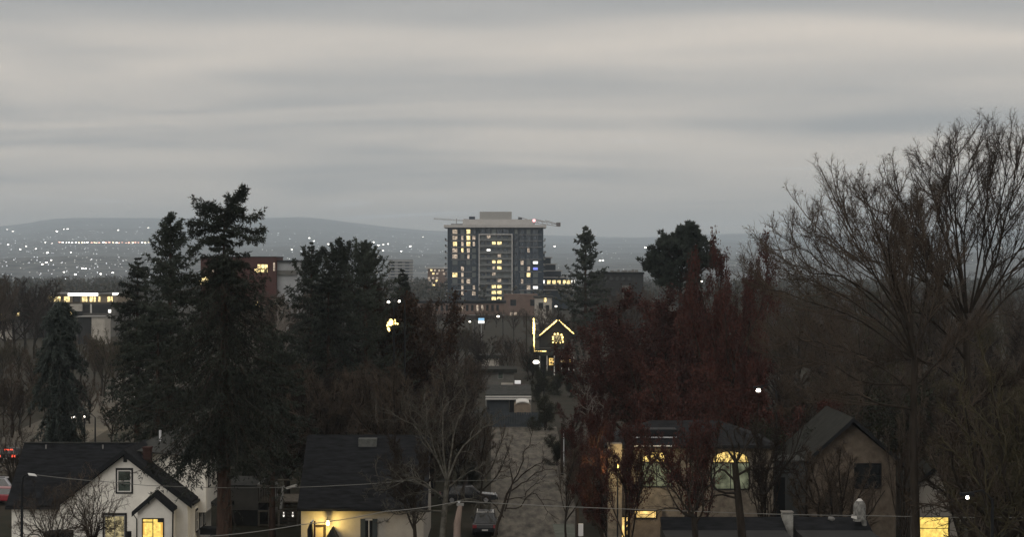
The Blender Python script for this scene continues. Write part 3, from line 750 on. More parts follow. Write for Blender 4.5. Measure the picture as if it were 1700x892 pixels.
MB().box(X(152, d), X(174, d), d, d + 8, 0, Z(527, d)).build('wall', WALL_CREAM, b); MB().box(X(126, d), X(175, d), d - .4, d + 9, Z(527, d) + .003, Z(525.5, d)).build('roof', TRIM_GREY, b)
MB().box(X(128, d), X(152, d) - .003, d + .6, d + 8, 0, Z(527, d)).build('side_wall', WALL_DARK, b)
for i, (a, c, top, m, dd) in enumerate(((-30, 9, 503, WALL_CREAM, 590), (19, 34, 506, WALL_GREY, 600), (39, 54, 508, WALL_GREY, 610), (56, 78, 511, WALL_DARK, 615))):
    b = block('townhouse', ['pale town house cut by the left edge with two yellow lights', 'grey narrow town house second from the left edge', 'light grey town house third from the left edge', 'dark town house beside the drooping evergreen'][i], a, c, top, dd, 14, m, ROOF_GREY, 'town houses along the left skyline', par=.5, over=.4)
    if i == 0: window(b, X(1, dd), dd, Z(520, dd), 1.4, 1.4, TRIM_DARK, E_FAR); window(b, X(3, dd), dd, Z(530, dd), 1.8, .8, TRIM_DARK, E_FAR)
    if i == 1: window(b, X(30, dd), dd, Z(522, dd), .8, 1.1, TRIM_DARK, E_FAR); window(b, X(24, dd), dd, Z(515, dd), .8, 1.4, TRIM_DARK, GLASS_DARK)
    if i == 2: window(b, X(41.5, dd), dd, Z(522, dd), .8, 1.7, TRIM_DARK, E_FAR); window(b, X(49, dd), dd, Z(515, dd), .8, 1.4, TRIM_DARK, GLASS_DARK)
# flat roofed block right
d = 640.0
b = block('flat_roofed_block', 'dark flat-roofed block with rooftop units right of the sparse conifer', 985, 1068, 452, d, 30, WALL_DARK, ROOF_BLACK, par=.7, over=.3)
for px, w_ in ((1014, 1.2), (1019, 1.4), (1026, .8), (1033, 1.2), (1038, 1.0), (1044, 1.2), (1050, .8), (1055, 1.2)):
    MB().box(X(px, d), X(px, d) + w_ * .8, d + 3, d + 5, Z(452, d) + .003, Z(448.5, d) + trnd.uniform(-.3, .2)).build('roof_unit', TRIM_GREY, b)
for k in range(5): window(b, X(1005 + k * 10, d), d, Z(463, d), 1.1, 1.0, TRIM_DARK, GLASS_DARK)
MB().box(X(1033, d), X(1048, d), d - 1.5, d - .01, 0, Z(474, d)).build('stair_tower', WALL_GREY, b)
for k in range(3): MB().box(X(1034, d), X(1047, d), d - 1.8, d - 1.503, Z(481 + k * 7, d), Z(478 + k * 7, d)).build('pale_band', CONCRETE, b)

# ------------------------------------------------------------------ generic gabled house
def gable_house(name, label, px0, px1, py_eave, py_ridge, d, depth, wall, roof, ridge_along='x', group=None, wins=(), trim=TRIM_DARK, over=.4, cat='house'):
    x0, x1 = X(px0, d), X(px1, d); ze, zr = Z(py_eave, d), Z(py_ridge, d + depth / 2 if ridge_along == 'x' else d)
    o = thing(name, label, cat, ((x0 + x1) / 2, d, 0), group)
    if ridge_along == 'x':
        ym = d + depth / 2
        MB().prism([(d, 0), (d + depth, 0), (d + depth, ze), (ym, zr - .25), (d, ze)], 'x', x0, x1).build('wall', wall, o)
        sl = (zr - ze) / (depth / 2)
        MB().prism([(d - over, ze - over * sl + .02), (ym, zr), (ym, zr + .2), (d - over, ze - over * sl + .22)], 'x', x0 - over, x1 + over).build('roof', roof, o)
        MB().prism([(d + depth + over, ze - over * sl + .02), (ym + .002, zr), (ym + .002, zr + .2), (d + depth + over, ze - over * sl + .22)], 'x', x0 - over, x1 + over).build('roof', roof, o)
        MB().box(x0 - over, x1 + over, d - over - .12, d - over - .003, ze - over * sl, ze - over * sl + .16).build('gutter', trim, o)
    else:
        xm = (x0 + x1) / 2; sl = (zr - ze) / (xm - x0)
        MB().prism([(x0, 0), (x1, 0), (x1, ze), (xm, zr - .25), (x0, ze)], 'y', d, d + depth).build('wall', wall, o)
        for s in (-1, 1):
            xe = x0 - over if s < 0 else x1 + over; k = .001 * s
            MB().prism([(xe, ze - over * sl + .02), (xm + k, zr), (xm + k, zr + .22), (xe, ze - over * sl + .24)], 'y', d - over, d + depth + over).build('roof', roof, o)
            MB().prism([(xe, ze - over * sl - .05), (xm + k, zr - .09), (xm + k, zr + .19), (xe, ze - over * sl + .22)], 'y', d - over - .06, d - over - .003).build('bargeboard', trim, o)
    for w_ in wins:
        px, py, ww, hh, m = w_[:5]
        window(o, X(px, d), d, Z(py, d), ww, hh, TRIM_WHITE if len(w_) < 6 else w_[5], m, rows=2 if hh > 1.1 else 1)
    return o

# house with festive string lights
d = 400.0
o = gable_house('festive_house', 'gabled house outlined in yellow string lights beyond the alley', 896, 953, 560, 533, d, 12, WALL_DARK, ROOF_GREY, 'y')
for a, b_ in (((896, 557), (925, 532)), ((928, 532), (953, 555))):
    root = thing('string_lights', ['yellow string lights along the left roof slope of the festive house', 'sparse yellow string lights along the right roof slope of the festive house'][a[0] > 900], 'string lights', W(*a, d - 1), 'string lights on the festive house')
    n = 22 if a[0] < 900 else 13
    MB().tube([W(*a, d - .7), W(*b_, d - .7)], .03, 4).build('cable', TRIM_DARK, root)
    rg = random.Random(3)
    for i in range(n):
        t = (i + rg.uniform(.2, .8)) / n; px = a[0] + (b_[0] - a[0]) * t; py = a[1] + (b_[1] - a[1]) * t + rg.uniform(-.4, .4)
        q = link('bulb', winmesh('bulb', lambda: MB().tube([(0, 0, -.12), (0, 0, 0), (0, 0, .12)], [.06, .13, .05], 6).mesh('bulb', E_STRING)), root, tuple(np.array(W(px, py, d - .8)) - wloc(root)))
        q.scale = (rg.uniform(.5, 1.1),) * 3
root = thing('string_lights', 'vertical and low yellow string lights on the pole left of the festive house', 'string lights', W(886, 585, d - 6))
MB().tube([W(886, 530, d - 6), W(887, 583, d - 6), W(906, 584, d - 6)], .03, 4).build('cable', TRIM_DARK, root)
for i in range(44):
    px, py = (886 + i / 30, 530 + i * 1.82) if i < 30 else (887 + (i - 29) * 1.4, 583.5)
    q = link('bulb', winmesh('bulb', None), root, tuple(np.array(W(px + rg.uniform(-.3, .3), py, d - 6)) - wloc(root)))
    q.scale = ((rg.uniform(1.0, 1.9) if 2 < i < 14 else rg.uniform(.6, 1.2)) if i < 30 else rg.uniform(.4, .9),) * 3
MB().box(X(884.6, d - 5), X(886, d - 5), d - 5, d - 4.6, 0, Z(528, d - 5)).build('post', WOOD_DARK, root)
window(o, X(926.5, d), d, Z(562, d), 1.7, 1.6, TRIM_DARK, E_PALE, cols=2, rows=2)
root = thing('string_lights', 'yellow string lights framing the upper window of the festive house', 'string lights', W(926, 568, d - .2))
loop = [(918, 569), (918, 560), (921, 555), (926, 554.5), (932, 556), (934, 560), (934.5, 568), (930, 569), (924, 569)]
MB().tube([W(*p, d - .15) for p in loop], .025, 4).build('cable', TRIM_DARK, root)
for p in loop + [(918, 564), (934.5, 564), (918.3, 567), (934, 562)]:
    q = link('bulb', winmesh('bulb', None), root, tuple(np.array(W(*p, d - .25)) - wloc(root))); q.scale = (1.2,) * 3
MB().box(X(892, d), X(953, d), d - 3, d - .01, Z(590, d), Z(584, d)).build('porch_roof', ROOF_GREY, o)
for px in (895, 907, 919, 931, 943, 951): MB().box(X(px, d), X(px, d) + .16, d - 2.9, d - 2.74, 0, Z(590, d) - .003).build('porch_post', TRIM_WHITE, o)
MB().box(X(894, d), X(953, d), d - 2.98, d - 2.9, Z(578, d), Z(577, d)).build('railing', WALL_GREY, o)
window(o, X(916, d), d, Z(601, d), 1.0, 1.3, TRIM_DARK, E_WARM); window(o, X(935, d), d, Z(599, d), .9, .8, TRIM_DARK, E_WARM); window(o, X(944, d), d, Z(599, d), .8, .8, TRIM_DARK, E_WARM)
# blinking red strings by the lamp
def lamp(name, loc, power, col, r=.08, parent=None):
    l = bpy.data.lights.new(name, 'POINT'); l.energy = power; l.color = col; l.shadow_soft_size = r
    o = bpy.data.objects.new(name, l); C.objects.link(o); o.location = loc; return o
def street_lamp(label, px, py, d, r=.28, arm=1.2, m=None, group='street and yard lamps'):
    x, y, z = W(px, py, d)
    o = thing('street_lamp', label, 'street lamp', (x + arm, d, 0), group)
    MB().tube([(x + arm, d, 0), (x + arm, d, z - .1), (x + arm * .6, d, z + .35), (x, d, z + .22)], [.10, .07, .05, .04], 6).build('pole', TRIM_DARK, o)
    MB().box(x - .35, x + .3, d - .18, d + .18, z + .10, z + .24).build('lamp_head', TRIM_DARK, o, bevel=.03)
    MB().tube([(x, d, z - r * .8), (x, d, z - r * .4), (x, d, z + .09)], [r * .5, r, r * .6], 8).build('lamp', m or E_LAMP, o)
    return o
street_lamp('glaring white lamp at the left corner below the festive house', 890, 600, 330, .50)
street_lamp('white lamp on a pole deep in the dark trees above the lit house', 1259, 648, 146, .17)
street_lamp('left of the two white lamps among the centre evergreens', 645, 501.5, 200, .14, arm=.5)
street_lamp('right of the two white lamps among the centre evergreens', 663, 500.5, 201, .12, arm=.5)
street_lamp('small white lamp left of the lit blue and white sign', 780, 534, 520, .28)
street_lamp('lamp with tall yellow glow right of the lit sign', 827, 525, 540, .36)
street_lamp('small white lamp above the evergreen crest, left of the distant tower', 625.5, 452, 900, .5)
street_lamp('lamp under the evergreens beside the street, brighter left one of a pair', 122, 693, 236, .24, group='lamps beside the left street')
street_lamp('lamp under the evergreens beside the street, fainter right one of a pair', 140, 692.5, 240, .14, group='lamps beside the left street')
street_lamp('small white lamp low in the bare trees at the right edge', 1606, 827, 104, .09)
street_lamp('pale lamp in front of the modern block', 123, 540, 480, .30)
street_lamp('small lamp at the foot of the tower, left of the sparse conifer', 943, 501, 640, .35)
street_lamp('small low lamp among roofs left of the sparse conifer', 923, 508.5, 600, .33)
street_lamp('small white lamp in front of the long low building', 1165, 467, 600, .25)
lamp('street_light', (X(170, 262), 262, 6.5), 900, (1, .86, .62), .3); lamp('street_light', (X(205, 300), 300, 7), 900, (1, .86, .62), .3)
# tall thin lamp pole left, unlit
o = thing('street_lamp', 'tall unlit lamp post with curved arm in front of the left evergreens', 'street lamp', (X(224, 330), 330, 0))
MB().tube([(X(224, 330), 330, 0), W(224, 575, 330), W(228, 566, 330), W(236, 561, 330)], [.12, .07, .05, .04], 6).build('pole', PALE_METAL, o)
MB().box(X(234, 330), X(240, 330), 329.9, 330.1, Z(562.5, 330), Z(560.5, 330)).build('lamp_head', PALE_METAL, o)
root = thing('string_lights', 'cluster of yellow house lights at the brown oak, added as hung bulbs', 'string lights', W(650, 540, 205))  # bulbs added before the oak for the lit house windows behind it
MB().tube([W(644, 540, 205), W(650, 531, 205), W(660, 538, 205), W(645, 547, 205)], .02, 4).build('cable', TRIM_DARK, root)
for px, py, k_ in ((645, 537, 1.3), (649, 533, 1.5), (651, 536, 1.8), (648, 539, 1.2), (655, 532, .9), (656, 537, 1), (660, 538, .7), (645, 546, 1.1), (646, 549, .8), (643, 541, .8)):
    q = link('bulb', winmesh('bulb', None), root, tuple(np.array(W(px, py, 205)) - wloc(root))); q.scale = (k_,) * 3
# lit sign
d = 521.0
o = thing('lit_sign', 'lit blue and white box sign below the tower', 'sign', (X(799, d), d, 0))
MB().box(X(793.5, d), X(804.5, d), d, d + .5, Z(537.5, d), Z(528, d)).build('sign_box', TRIM_DARK, o)
MB().box(X(794, d), X(804, d), d - .05, d - .003, Z(537, d), Z(533.2, d)).build('white_panel', E_FARWHITE, o)
MB().box(X(794, d), X(804, d), d - .05, d - .003, Z(532.4, d), Z(528.6, d)).build('blue_panel', mat('sign_blue', (.1, .2, .3), emit=(.35, .65, .95), es=.9, nosample=True), o)
MB().box(X(798.5, d), X(799.5, d), d + .1, d + .3, 0, Z(537.5, d) - .003).build('sign_post', METAL, o)

# ------------------------------------------------------------------ white house, lower left
D = 150.0
hx = lambda px, d=D: X(px, d)
house = thing('white_house', 'white stucco house with charcoal roof and yellow lit porch window at the lower left', 'house', (hx(208), D, 0))
ax, az_ = hx(208), Z(749, D)                 # apex of the roof over the front gable
xr = hx(320); slope = (az_ - Z(835, D)) / (xr - ax)
xl = hx(95)
def gz(x): return az_ - abs(x - ax) * slope
MB().prism([(xl + .2, 0), (xr - .35, 0), (xr - .35, gz(xr - .35) - .3), (ax, az_ - .3), (xl + .2, gz(xl + .2) - .3)], 'y', D, D + 8.2).build('wall', WALL_WHITE, house)
for k in range(19):      # thin clapboard shadow laps on the gable front
    zz = .9 + k * .30
    hw = min(xr - .4 - ax, (az_ - .35 - zz) / slope)
    if hw > .3: MB().box(max(ax - hw, xl + .25), min(ax + hw, xr - .4), D - .011, D - .003, zz, zz + .035).build('siding_lap', WALL_WHITE, house)
# roof of the front wing, two slopes with thick dark bargeboards
for s, xe in ((-1, xl), (1, xr)):
    k = .002 * s
    MB().prism([(xe, gz(xe) - .12), (ax + k, az_ - .12), (ax + k, az_ + .12), (xe, gz(xe) + .12)], 'y', D - .45, D + 8.6).build('roof', ROOF_BLACK, house)
    wd = .38 if s > 0 else .22
    MB().prism([(xe, gz(xe) - wd), (ax + k, az_ - wd), (ax + k, az_ + .09), (xe, gz(xe) + .09)], 'y', D - .53, D - .453).build('bargeboard', TRIM_DARK, house)
# right eave gutter and downpipes
MB().box(xr, xr + .13, D - .4, D + 8.6, gz(xr) - .18, gz(xr) - .02).build('gutter', TRIM_DARK, house)
# left body, ridge running left to right
bx0, bx1 = hx(40, 157), hx(240, 157)
zr_, ze_ = Z(741, 157), Z(846, 151.2)
sl = (zr_ - ze_) / 5.8
MB().prism([(151.8, 0), (162, 0), (162, 3.1), (157, zr_ - .3), (151.8, ze_ + .1)], 'x', bx0 + .3, xl + 1.5).build('wall', WALL_WHITE, house)
MB().prism([(151.2, ze_), (157, zr_), (157, zr_ + .2), (151.2, ze_ + .2)], 'x', bx0, ax - .01).build('roof', ROOF_BLACK, house)
MB().prism([(162.8, ze_), (157.002, zr_), (157.002, zr_ + .2), (162.8, ze_ + .2)], 'x', bx0, bx1).build('roof', ROOF_BLACK, house)
MB().box(bx0, xl, 151.06, 151.19, ze_ - .02, ze_ + .14).build('gutter', TRIM_DARK, house)
MB().box(bx0 - .05, bx1, 156.9, 157.1, zr_ + .203, zr_ + .27).build('ridge_cap', ROOF_GREY, house)
for k in range(2): MB().tube([(bx0 + 1.7 + k * 4.1, 156.5, zr_ - .3), (bx0 + 1.7 + k * 4.1, 156.5, zr_ + .12)], .06, 6).build('vent_pipe', TRIM_GREY, house)
# upper side wing (white wall right of the gable) with low grey roof
wx0, wx1 = hx(222, 153), hx(343, 153)
MB().prism([(wx0, 2.4), (wx1, 2.4), (wx1, Z(762, 153)), (wx0, Z(749, 153))], 'y', 152.6, 161.5).build('side_wing', WALL_WHITE, house)
MB().prism([(wx0 - .3, Z(750, 152)), (wx1 + .45, Z(763, 152)), (wx1 + .45, Z(761, 152)), (wx0 - .3, Z(748, 152))], 'y', 152.1, 157).build('roof', ROOF_GREY, house)
MB().add([(wx0 - .3, 157, Z(748, 152)), (wx1 + .45, 157, Z(761, 152)), (wx1 + .45, 162, Z(761, 152) - .2), (wx0 + 2.2, 161.5, Z(738, 157) + 1.1), (wx0 - .3, 162, Z(748, 152) - .2)], [(0, 1, 3), (1, 2, 3), (2, 4, 3), (4, 0, 3), (0, 4, 2, 1)]).build('roof', ROOF_GREY, house)
MB().box(wx1 + .452, wx1 + .58, 152.2, 161.8, Z(763, 152) - .05, Z(761.5, 152)).build('gutter', PALE_METAL, house)
MB().tube([(hx(266, 158), 158, 6.6), (hx(266, 158), 158, Z(715, 158))], .09, 8).build('vent_pipe', PALE_METAL, house)
for k, yy in enumerate((154.3, 156.6, 158.9)): window(house, yy, wx1, Z(789, 155), .8, 1.15, TRIM_WHITE, GLASS_DARK, side='right', rows=2, casing=TRIM_DARK)
CHIM = mat('chimney_brick', (.055, .030, .026), scale=6, col2=(.035, .020, .018), bump=.5)
# brick chimney
ch = thing_ch = MB().box(hx(238.5, 151.8), hx(251, 151.8), 151.4, 152.3, Z(785, 151.8), Z(745, 151.8)).build('chimney', CHIM, house)
MB().box(hx(237.7, 151.8), hx(251.8, 151.8), 151.33, 152.37, Z(745, 151.8) + .003, Z(742.5, 151.8)).build('chimney_cap', CHIM, ch)
# lower side wall windows
MB().box(xr - .35 + .003, xr - .05, D + 1.2, D + 9.5, 0, 2.9).build('side_wall', WALL_WHITE, house)
MB().prism([(xr - .06, 2.95), (xr + 1.5, 2.35), (xr + 1.5, 2.5), (xr - .06, 3.1)], 'y', D + 5.2, D + 9.9).build('side_roof', ROOF_GREY, house)
for yy in (D + 2.1, D + 3.9, D + 5.8): window(house, yy, xr - .04, 1.9, .7, 1.2, TRIM_WHITE, GLASS_DARK, side='right', rows=2, casing=TRIM_DARK)
MB().box(xr + .2, xr + 1.5, D + 2.0, D + 3.4, .9, 1.35).build('side_porch_roof', TRIM_DARK, house)
# gable windows
window(house, hx(206.5), D, Z(799.5, D), .82, 1.36, TRIM_WHITE, GLASS_GREEN, rows=2, fw=.08, casing=TRIM_DARK)
vent = MB().prism([(hx(205), Z(768, D)), (hx(211), Z(768, D)), (hx(211), Z(759, D)), (hx(208), Z(757, D)), (hx(205), Z(759, D))], 'y', D - .06, D - .002).build('attic_vent', WALL_DARK, house)
window(house, hx(190.5), D, Z(884, D), 1.28, 2.15, TRIM_GREY, E_PALE, cols=2, casing=TRIM_DARK)
# porch gable
P0 = D - 1.7
px_a, pz_a = hx(258, P0), Z(819, P0)
xpl, xpr = hx(220, P0), hx(290, P0)
spz = (pz_a - Z(852, P0)) / (px_a - xpl)
MB().prism([(xpl + .35, 0), (xpr - .2, 0), (xpr - .2, pz_a - (xpr - .2 - px_a) * spz - .1), (px_a, pz_a - .12), (xpl + .35, pz_a - (px_a - xpl - .35) * spz - .1)], 'y', P0, D - .003).build('porch_wall', WALL_WHITE, house)
for s, xe in ((-1, xpl), (1, xpr)):
    k = .002 * s; zz_ = pz_a - abs(xe - px_a) * spz
    MB().prism([(xe, zz_ - .08), (px_a + k, pz_a - .08), (px_a + k, pz_a + .10), (xe, zz_ + .10)], 'y', P0 - .3, D - .55).build('porch_roof', ROOF_BLACK, house)
    MB().prism([(xe, zz_ - .26), (px_a + k, pz_a - .26), (px_a + k, pz_a + .07), (xe, zz_ + .07)], 'y', P0 - .37, P0 - .303).build('porch_bargeboard', TRIM_DARK, house)
MB().tube([(xpl + .05, P0 - .1, pz_a - 1.45), (xpl + .3, P0 - .06, pz_a - 1.8), (xpl + .3, P0 - .06, .2)], .045, 6).build('downpipe', TRIM_DARK, house)
MB().tube([(xpr - .1, P0 - .1, pz_a - 1.2), (xpr - .14, P0 - .06, .2)], .05, 6).build('downpipe', TRIM_DARK, house)
w = window(house, hx(254, P0), P0, Z(878, P0), 1.36, 1.25, TRIM_DARK, E_YEL, cols=2, fw=.07)
MB().box(hx(236, P0), hx(253.5, P0), P0 - .06, P0 - .03, Z(868.5, P0), Z(867, P0)).build('blind_rail', WOOD_DARK, w).location = (0, 0, 0)
MB().box(hx(262, P0), hx(272, P0), P0 - .06, P0 - .03, Z(868, P0), Z(861, P0)).build('blind', WOOD_DARK, w)
CURT = mat('curtain', (.3, .2, .08), emit=(1.0, .55, .10), es=.75, nosample=True)
for a, c in ((236.5, 240), (267, 271.5)): MB().box(hx(a, P0), hx(c, P0), P0 - .045, P0 - .026, Z(889, P0), Z(866, P0)).build('curtain', CURT, w)
for k, px in enumerate((217, 283)):
    MB().tube([(hx(px, D - .3), D - .9, 0), (hx(px, D - .3), D - .9, 1.5)], [.16, .16], 8).build('porch_post', TRIM_DARK, house)
MB().box(hx(90), hx(130), D - 3.4, D - 1.6, 0, Z(882, D - 2)).build('entry_canopy', TRIM_DARK, house)

# ------------------------------------------------------------------ dark roofed house with porch light
D = 150.0
h2 = thing('porch_light_house', 'pale house under a big charcoal roof with glowing porch light, left of centre', 'house', (X(590, D), D, 0))
x0, x1 = X(497, D), X(703, D)
ze, zr = Z(849, D - .5), Z(727, 157)
MB().prism([(D, 0), (164, 0), (164, 3), (157, zr - .3), (D, ze + .15)], 'x', x0 + .12, x1).build('wall', WALL_CREAM, h2)
MB().prism([(D - .5, ze), (157, zr), (157, zr + .2), (D - .5, ze + .2)], 'x', x0 - .1, x1 + .3).build('roof', ROOF_BLACK, h2)
MB().prism([(164.5, ze), (157.002, zr), (157.002, zr + .2), (164.5, ze + .2)], 'x', x0 - .1, x1 + .3).build('roof', ROOF_BLACK, h2)
MB().box(x0 - .1, x1 + .3, D - .63, D - .503, ze - .02, ze + .15).build('gutter', TRIM_DARK, h2)
MB().box(X(597, 157), X(627, 157), 155.7, 156.4, zr - .6, zr + .02).build('skylight', mat('skylight', (.10, .105, .10), rough=.4, var=.3, scale=3), h2)
w = window(h2, X(612.5, D), D, Z(879, D), .62, 1.2, TRIM_WHITE, GLASS_DARK, cols=2, fw=.05)
for px in (602.5, 622.5): MB().box(X(px, D) - .17, X(px, D) + .17, D - .12, D - .075, Z(893, D), Z(862, D)).build('shutter', mat('shutter', (.045, .055, .065)), h2)
# porch roof, door surround, lantern
MB().prism([(X(533, D - 1), Z(905, D)), (X(551, D - 1), Z(874, D)), (X(569, D - 1), Z(905, D))], 'y', D - 1.4, D - .01).build('porch_roof', ROOF_GREY, h2)
MB().box(X(524, D), X(541, D), D - .1, D - .004, Z(876, D), Z(872, D)).build('door_head', WOOD_DARK, h2)
MB().box(X(537, D), X(541, D), D - .1, D - .005, 0, Z(876.2, D)).build('door_jamb', WOOD_DARK, h2)
MB().box(X(524, D), X(536.8, D), D - .05, D - .006, 0, Z(876.2, D)).build('door', mat('door_cream', (.35, .30, .22)), h2)
lantern = thing('porch_lantern', 'glowing yellow porch lantern under the dark eave', 'lantern', (X(545.5, D), D - .55, Z(868, D)))
lx, lz = X(545.5, D), Z(868, D)
MB().tube([(lx, D - .55, Z(858, D)), (lx, D - .55, Z(862, D))], .02, 6).build('bracket', TRIM_DARK, lantern)
MB().tube([(lx, D - .55, lz - .17), (lx, D - .55, lz - .10), (lx, D - .55, lz + .10), (lx, D - .55, lz + .2)], [.05, .12, .12, .05], 8).build('glass', mat('lantern_glass', (.3, .25, .1), emit=(1, .72, .25), es=10, nosample=True), lantern)
MB().tube([(lx, D - .55, lz + .205), (lx, D - .55, lz + .25)], [.16, .02], 8).build('cap', TRIM_DARK, lantern)

lamp('porch_light', (lx, D - .80, lz - .05), 210, (1, .68, .18), .14)
# garden arbor silhouettes by the door
ob = thing('garden_post', 'dark statue-like wrapped post with pale top by the cream front door', 'garden ornament', (X(518, D - 1.5), D - 1.5, 0))
MB().tube([(X(516, 148.5), 148.5, 0), W(515, 880, 148.5), W(517, 868, 148.5)], [.25, .2, .08], 8).build('post', TRIM_DARK, ob)
MB().tube([W(517.5, 868, 148.4), W(520.5, 864, 148.4)], [.09, .06], 6).build('finial', PALE_METAL, ob)
MB().tube([(X(521.5, 148.3), 148.3, 0), W(522.5, 866, 148.3)], [.05, .06], 6).build('stake', BRICK_RED, ob)

# ------------------------------------------------------------------ deck, stairs and garage between the houses
D = 165.0
g = thing('garage', 'plain taupe garage wall with dark lower band left of the wooden deck', 'garage', (X(400, D), D, 0))
MB().box(X(372, D), X(429, D), D, D + 7, Z(848, D), Z(808, D)).build('wall', WALL_GREY, g)
MB().box(X(372, D) + .003, X(429, D) - .003, D + .05, D + 6.9, 0, Z(848, D) - .003).build('lower_wall', WALL_DARK, g)
MB().box(X(371, D), X(430, D), D - .2, D + 7.2, Z(808, D) + .003, Z(806, D)).build('roof_edge', ROOF_GREY, g)
MB().box(X(385, D), X(389, D), D - .06, D - .003, Z(839, D), Z(832, D)).build('wall_lamp', TRIM_DARK, g)
dk = thing('wooden_deck', 'two-level weathered wooden deck with railings and white stair rail', 'deck', (X(460, D), D, 0))
for (pa, pz) in ((834, 832), (890, 886)):
    for k in range(9):
        yy = D - .6 + k * .62
        MB().box(X(430, D), X(497, D), yy, yy + .58, Z(pa, D), Z(pz, D)).build('plank', WOOD, dk)
for px in (431, 448, 464, 480, 495):
    MB().box(X(px, D) - .07, X(px, D) + .07, D - .62, D - .48, 0, Z(848, D)).build('post', WOOD, dk)
MB().box(X(430, D), X(496, D), D - .66, D - .52, Z(849.5, D), Z(846.5, D)).build('beam', WOOD, dk)
MB().box(X(429, D), X(470, D), D - .7, D - .6, Z(807.5, D), Z(805, D)).build('rail', WOOD, dk)
MB().box(X(441, D + 5), X(497, D + 5), D + 5, D + 5.1, Z(798.5, D + 5), Z(796.5, D + 5)).build('rail', WOOD, dk)
MB().bar(W(429, 805.5, D - .65), W(440, 797, D + 5), .14).build('rail', TRIM_GREY, dk)
for k in range(15):
    px = 431 + k * 2.7
    MB().box(X(px, D) - .03, X(px, D) + .03, D - .68, D - .63, Z(832, D), Z(807.5, D)).build('baluster', WOOD_DARK, dk)
for k in range(20):
    px = 432 + k * 3.2
    if k % 5: MB().box(X(px, D) - .025, X(px, D) + .025, D - .65, D - .6, Z(886, D), Z(872, D)).build('baluster', WOOD_DARK, dk)
MB().box(X(430, D), X(496, D), D - .67, D - .61, Z(872, D) + .003, Z(870, D)).build('rail', WOOD, dk)
MB().bar(W(470.5, 807, D - .9), W(466, 846, D - 1.8), .16, .16).build('stair_rail', TRIM_GREY, dk)
MB().bar(W(474, 812, D - .9), W(493, 806, D - .9), .16, .16).build('brace', TRIM_WHITE, dk)
for k in range(7): MB().box(X(472, D), X(494, D), D - 1.8 + k * .25, D - 1.5 + k * .25, Z(868 - k * 5, D), Z(866.6 - k * 5, D)).build('stair_tread', WOOD_DARK, dk)
MB().box(X(448, D), X(463, D), D - .8, D - .72, Z(846, D), Z(841, D)).build('planter', CONCRETE, dk)
ob = thing('patio_ornament', 'pale stacked ornament standing on the upper deck', 'ornament', (X(459, D), D + .5, Z(832, D)))
MB().tube([W(459, 832, D + .5), W(459, 824, D + .5), W(459, 819, D + .5), W(459, 812, D + .5), W(459, 806, D + .5), W(459.5, 801, D + .5)], [.22, .28, .12, .2, .1, .14], 8).build('body', TRIM_GREY, ob)
for k, px in enumerate((471, 486)):
    o = thing('deck_lamp', ['left of the two small white lamps under the deck', 'right of the two small white lamps under the deck'][k], 'lamp', (X(px, D), D - .7, Z(856, D)), 'lamps under the deck')
    MB().tube([W(px, 861, D - .7), W(px, 857, D - .7), W(px, 851, D - .7)], [.02, .07, .03], 6).build('lamp', mat('lamp_small', (.3, .3, .3), emit=(1, .95, .85), es=1.1, nosample=True), o)
b = gable_house('brown_roof_house', 'house with long rusty brown roof above the charcoal roof', 478, 596, 700, 672, 215, 10, WALL_DARK, ROOF_BROWN, wins=((520, 715, .9, 1.2, GLASS_DARK), (560, 715, .9, 1.2, GLASS_DARK)))
b = gable_house('grey_roof_house', 'low house with grey roof behind the white house and its chimney', 246, 330, 756, 735, 180, 9, WALL_GREY, ROOF_GREY)

# ------------------------------------------------------------------ lit stucco house right of the alley
D = 142.0
h3 = thing('lit_stucco_house', 'stucco house with low dark roof and lit windows topped by domed glow behind bare branches', 'house', (X(1148, D), D, 0))
MB().box(X(1012, D), X(1284, D), D, D + 9, 0, Z(741, D)).build('wall', WALL_STUCCO, h3)
x0, x1, zt = X(1004, D), X(1292, D), Z(741, D)
zr = Z(698, D + 5)
MB().add([(x0, D - .6, zt), (x1, D - .6, zt), (x1, D + 10, zt), (x0, D + 10, zt), (x0 + 3.4, D + 4.7, zr), (x1 - 3.4, D + 4.7, zr)],
         [(0, 1, 5, 4), (1, 2, 5), (2, 3, 4, 5), (3, 0, 4), (0, 3, 2, 1)]).build('roof', ROOF_BLACK, h3)
MB().box(x0 - .05, x1 + .05, D - .72, D - .603, zt - .12, zt + .1).build('gutter', TRIM_DARK, h3)
MB().box(X(1052, D), X(1122, D), D - .78, D - .73, zt + .02, zt + .09).build('gutter_trim', PALE_METAL, h3)
MB().box(X(1050, D + 2), X(1122, D + 2), D + 1.0, D + 3, zt + .6, Z(712, D + 2)).build('roof_box', TRIM_DARK, h3)
MB().box(X(1052, D), X(1126, D), D + .86, D + .98, Z(727.5, D + 1), Z(725.8, D + 1)).build('roof_trim', PALE_METAL, h3)
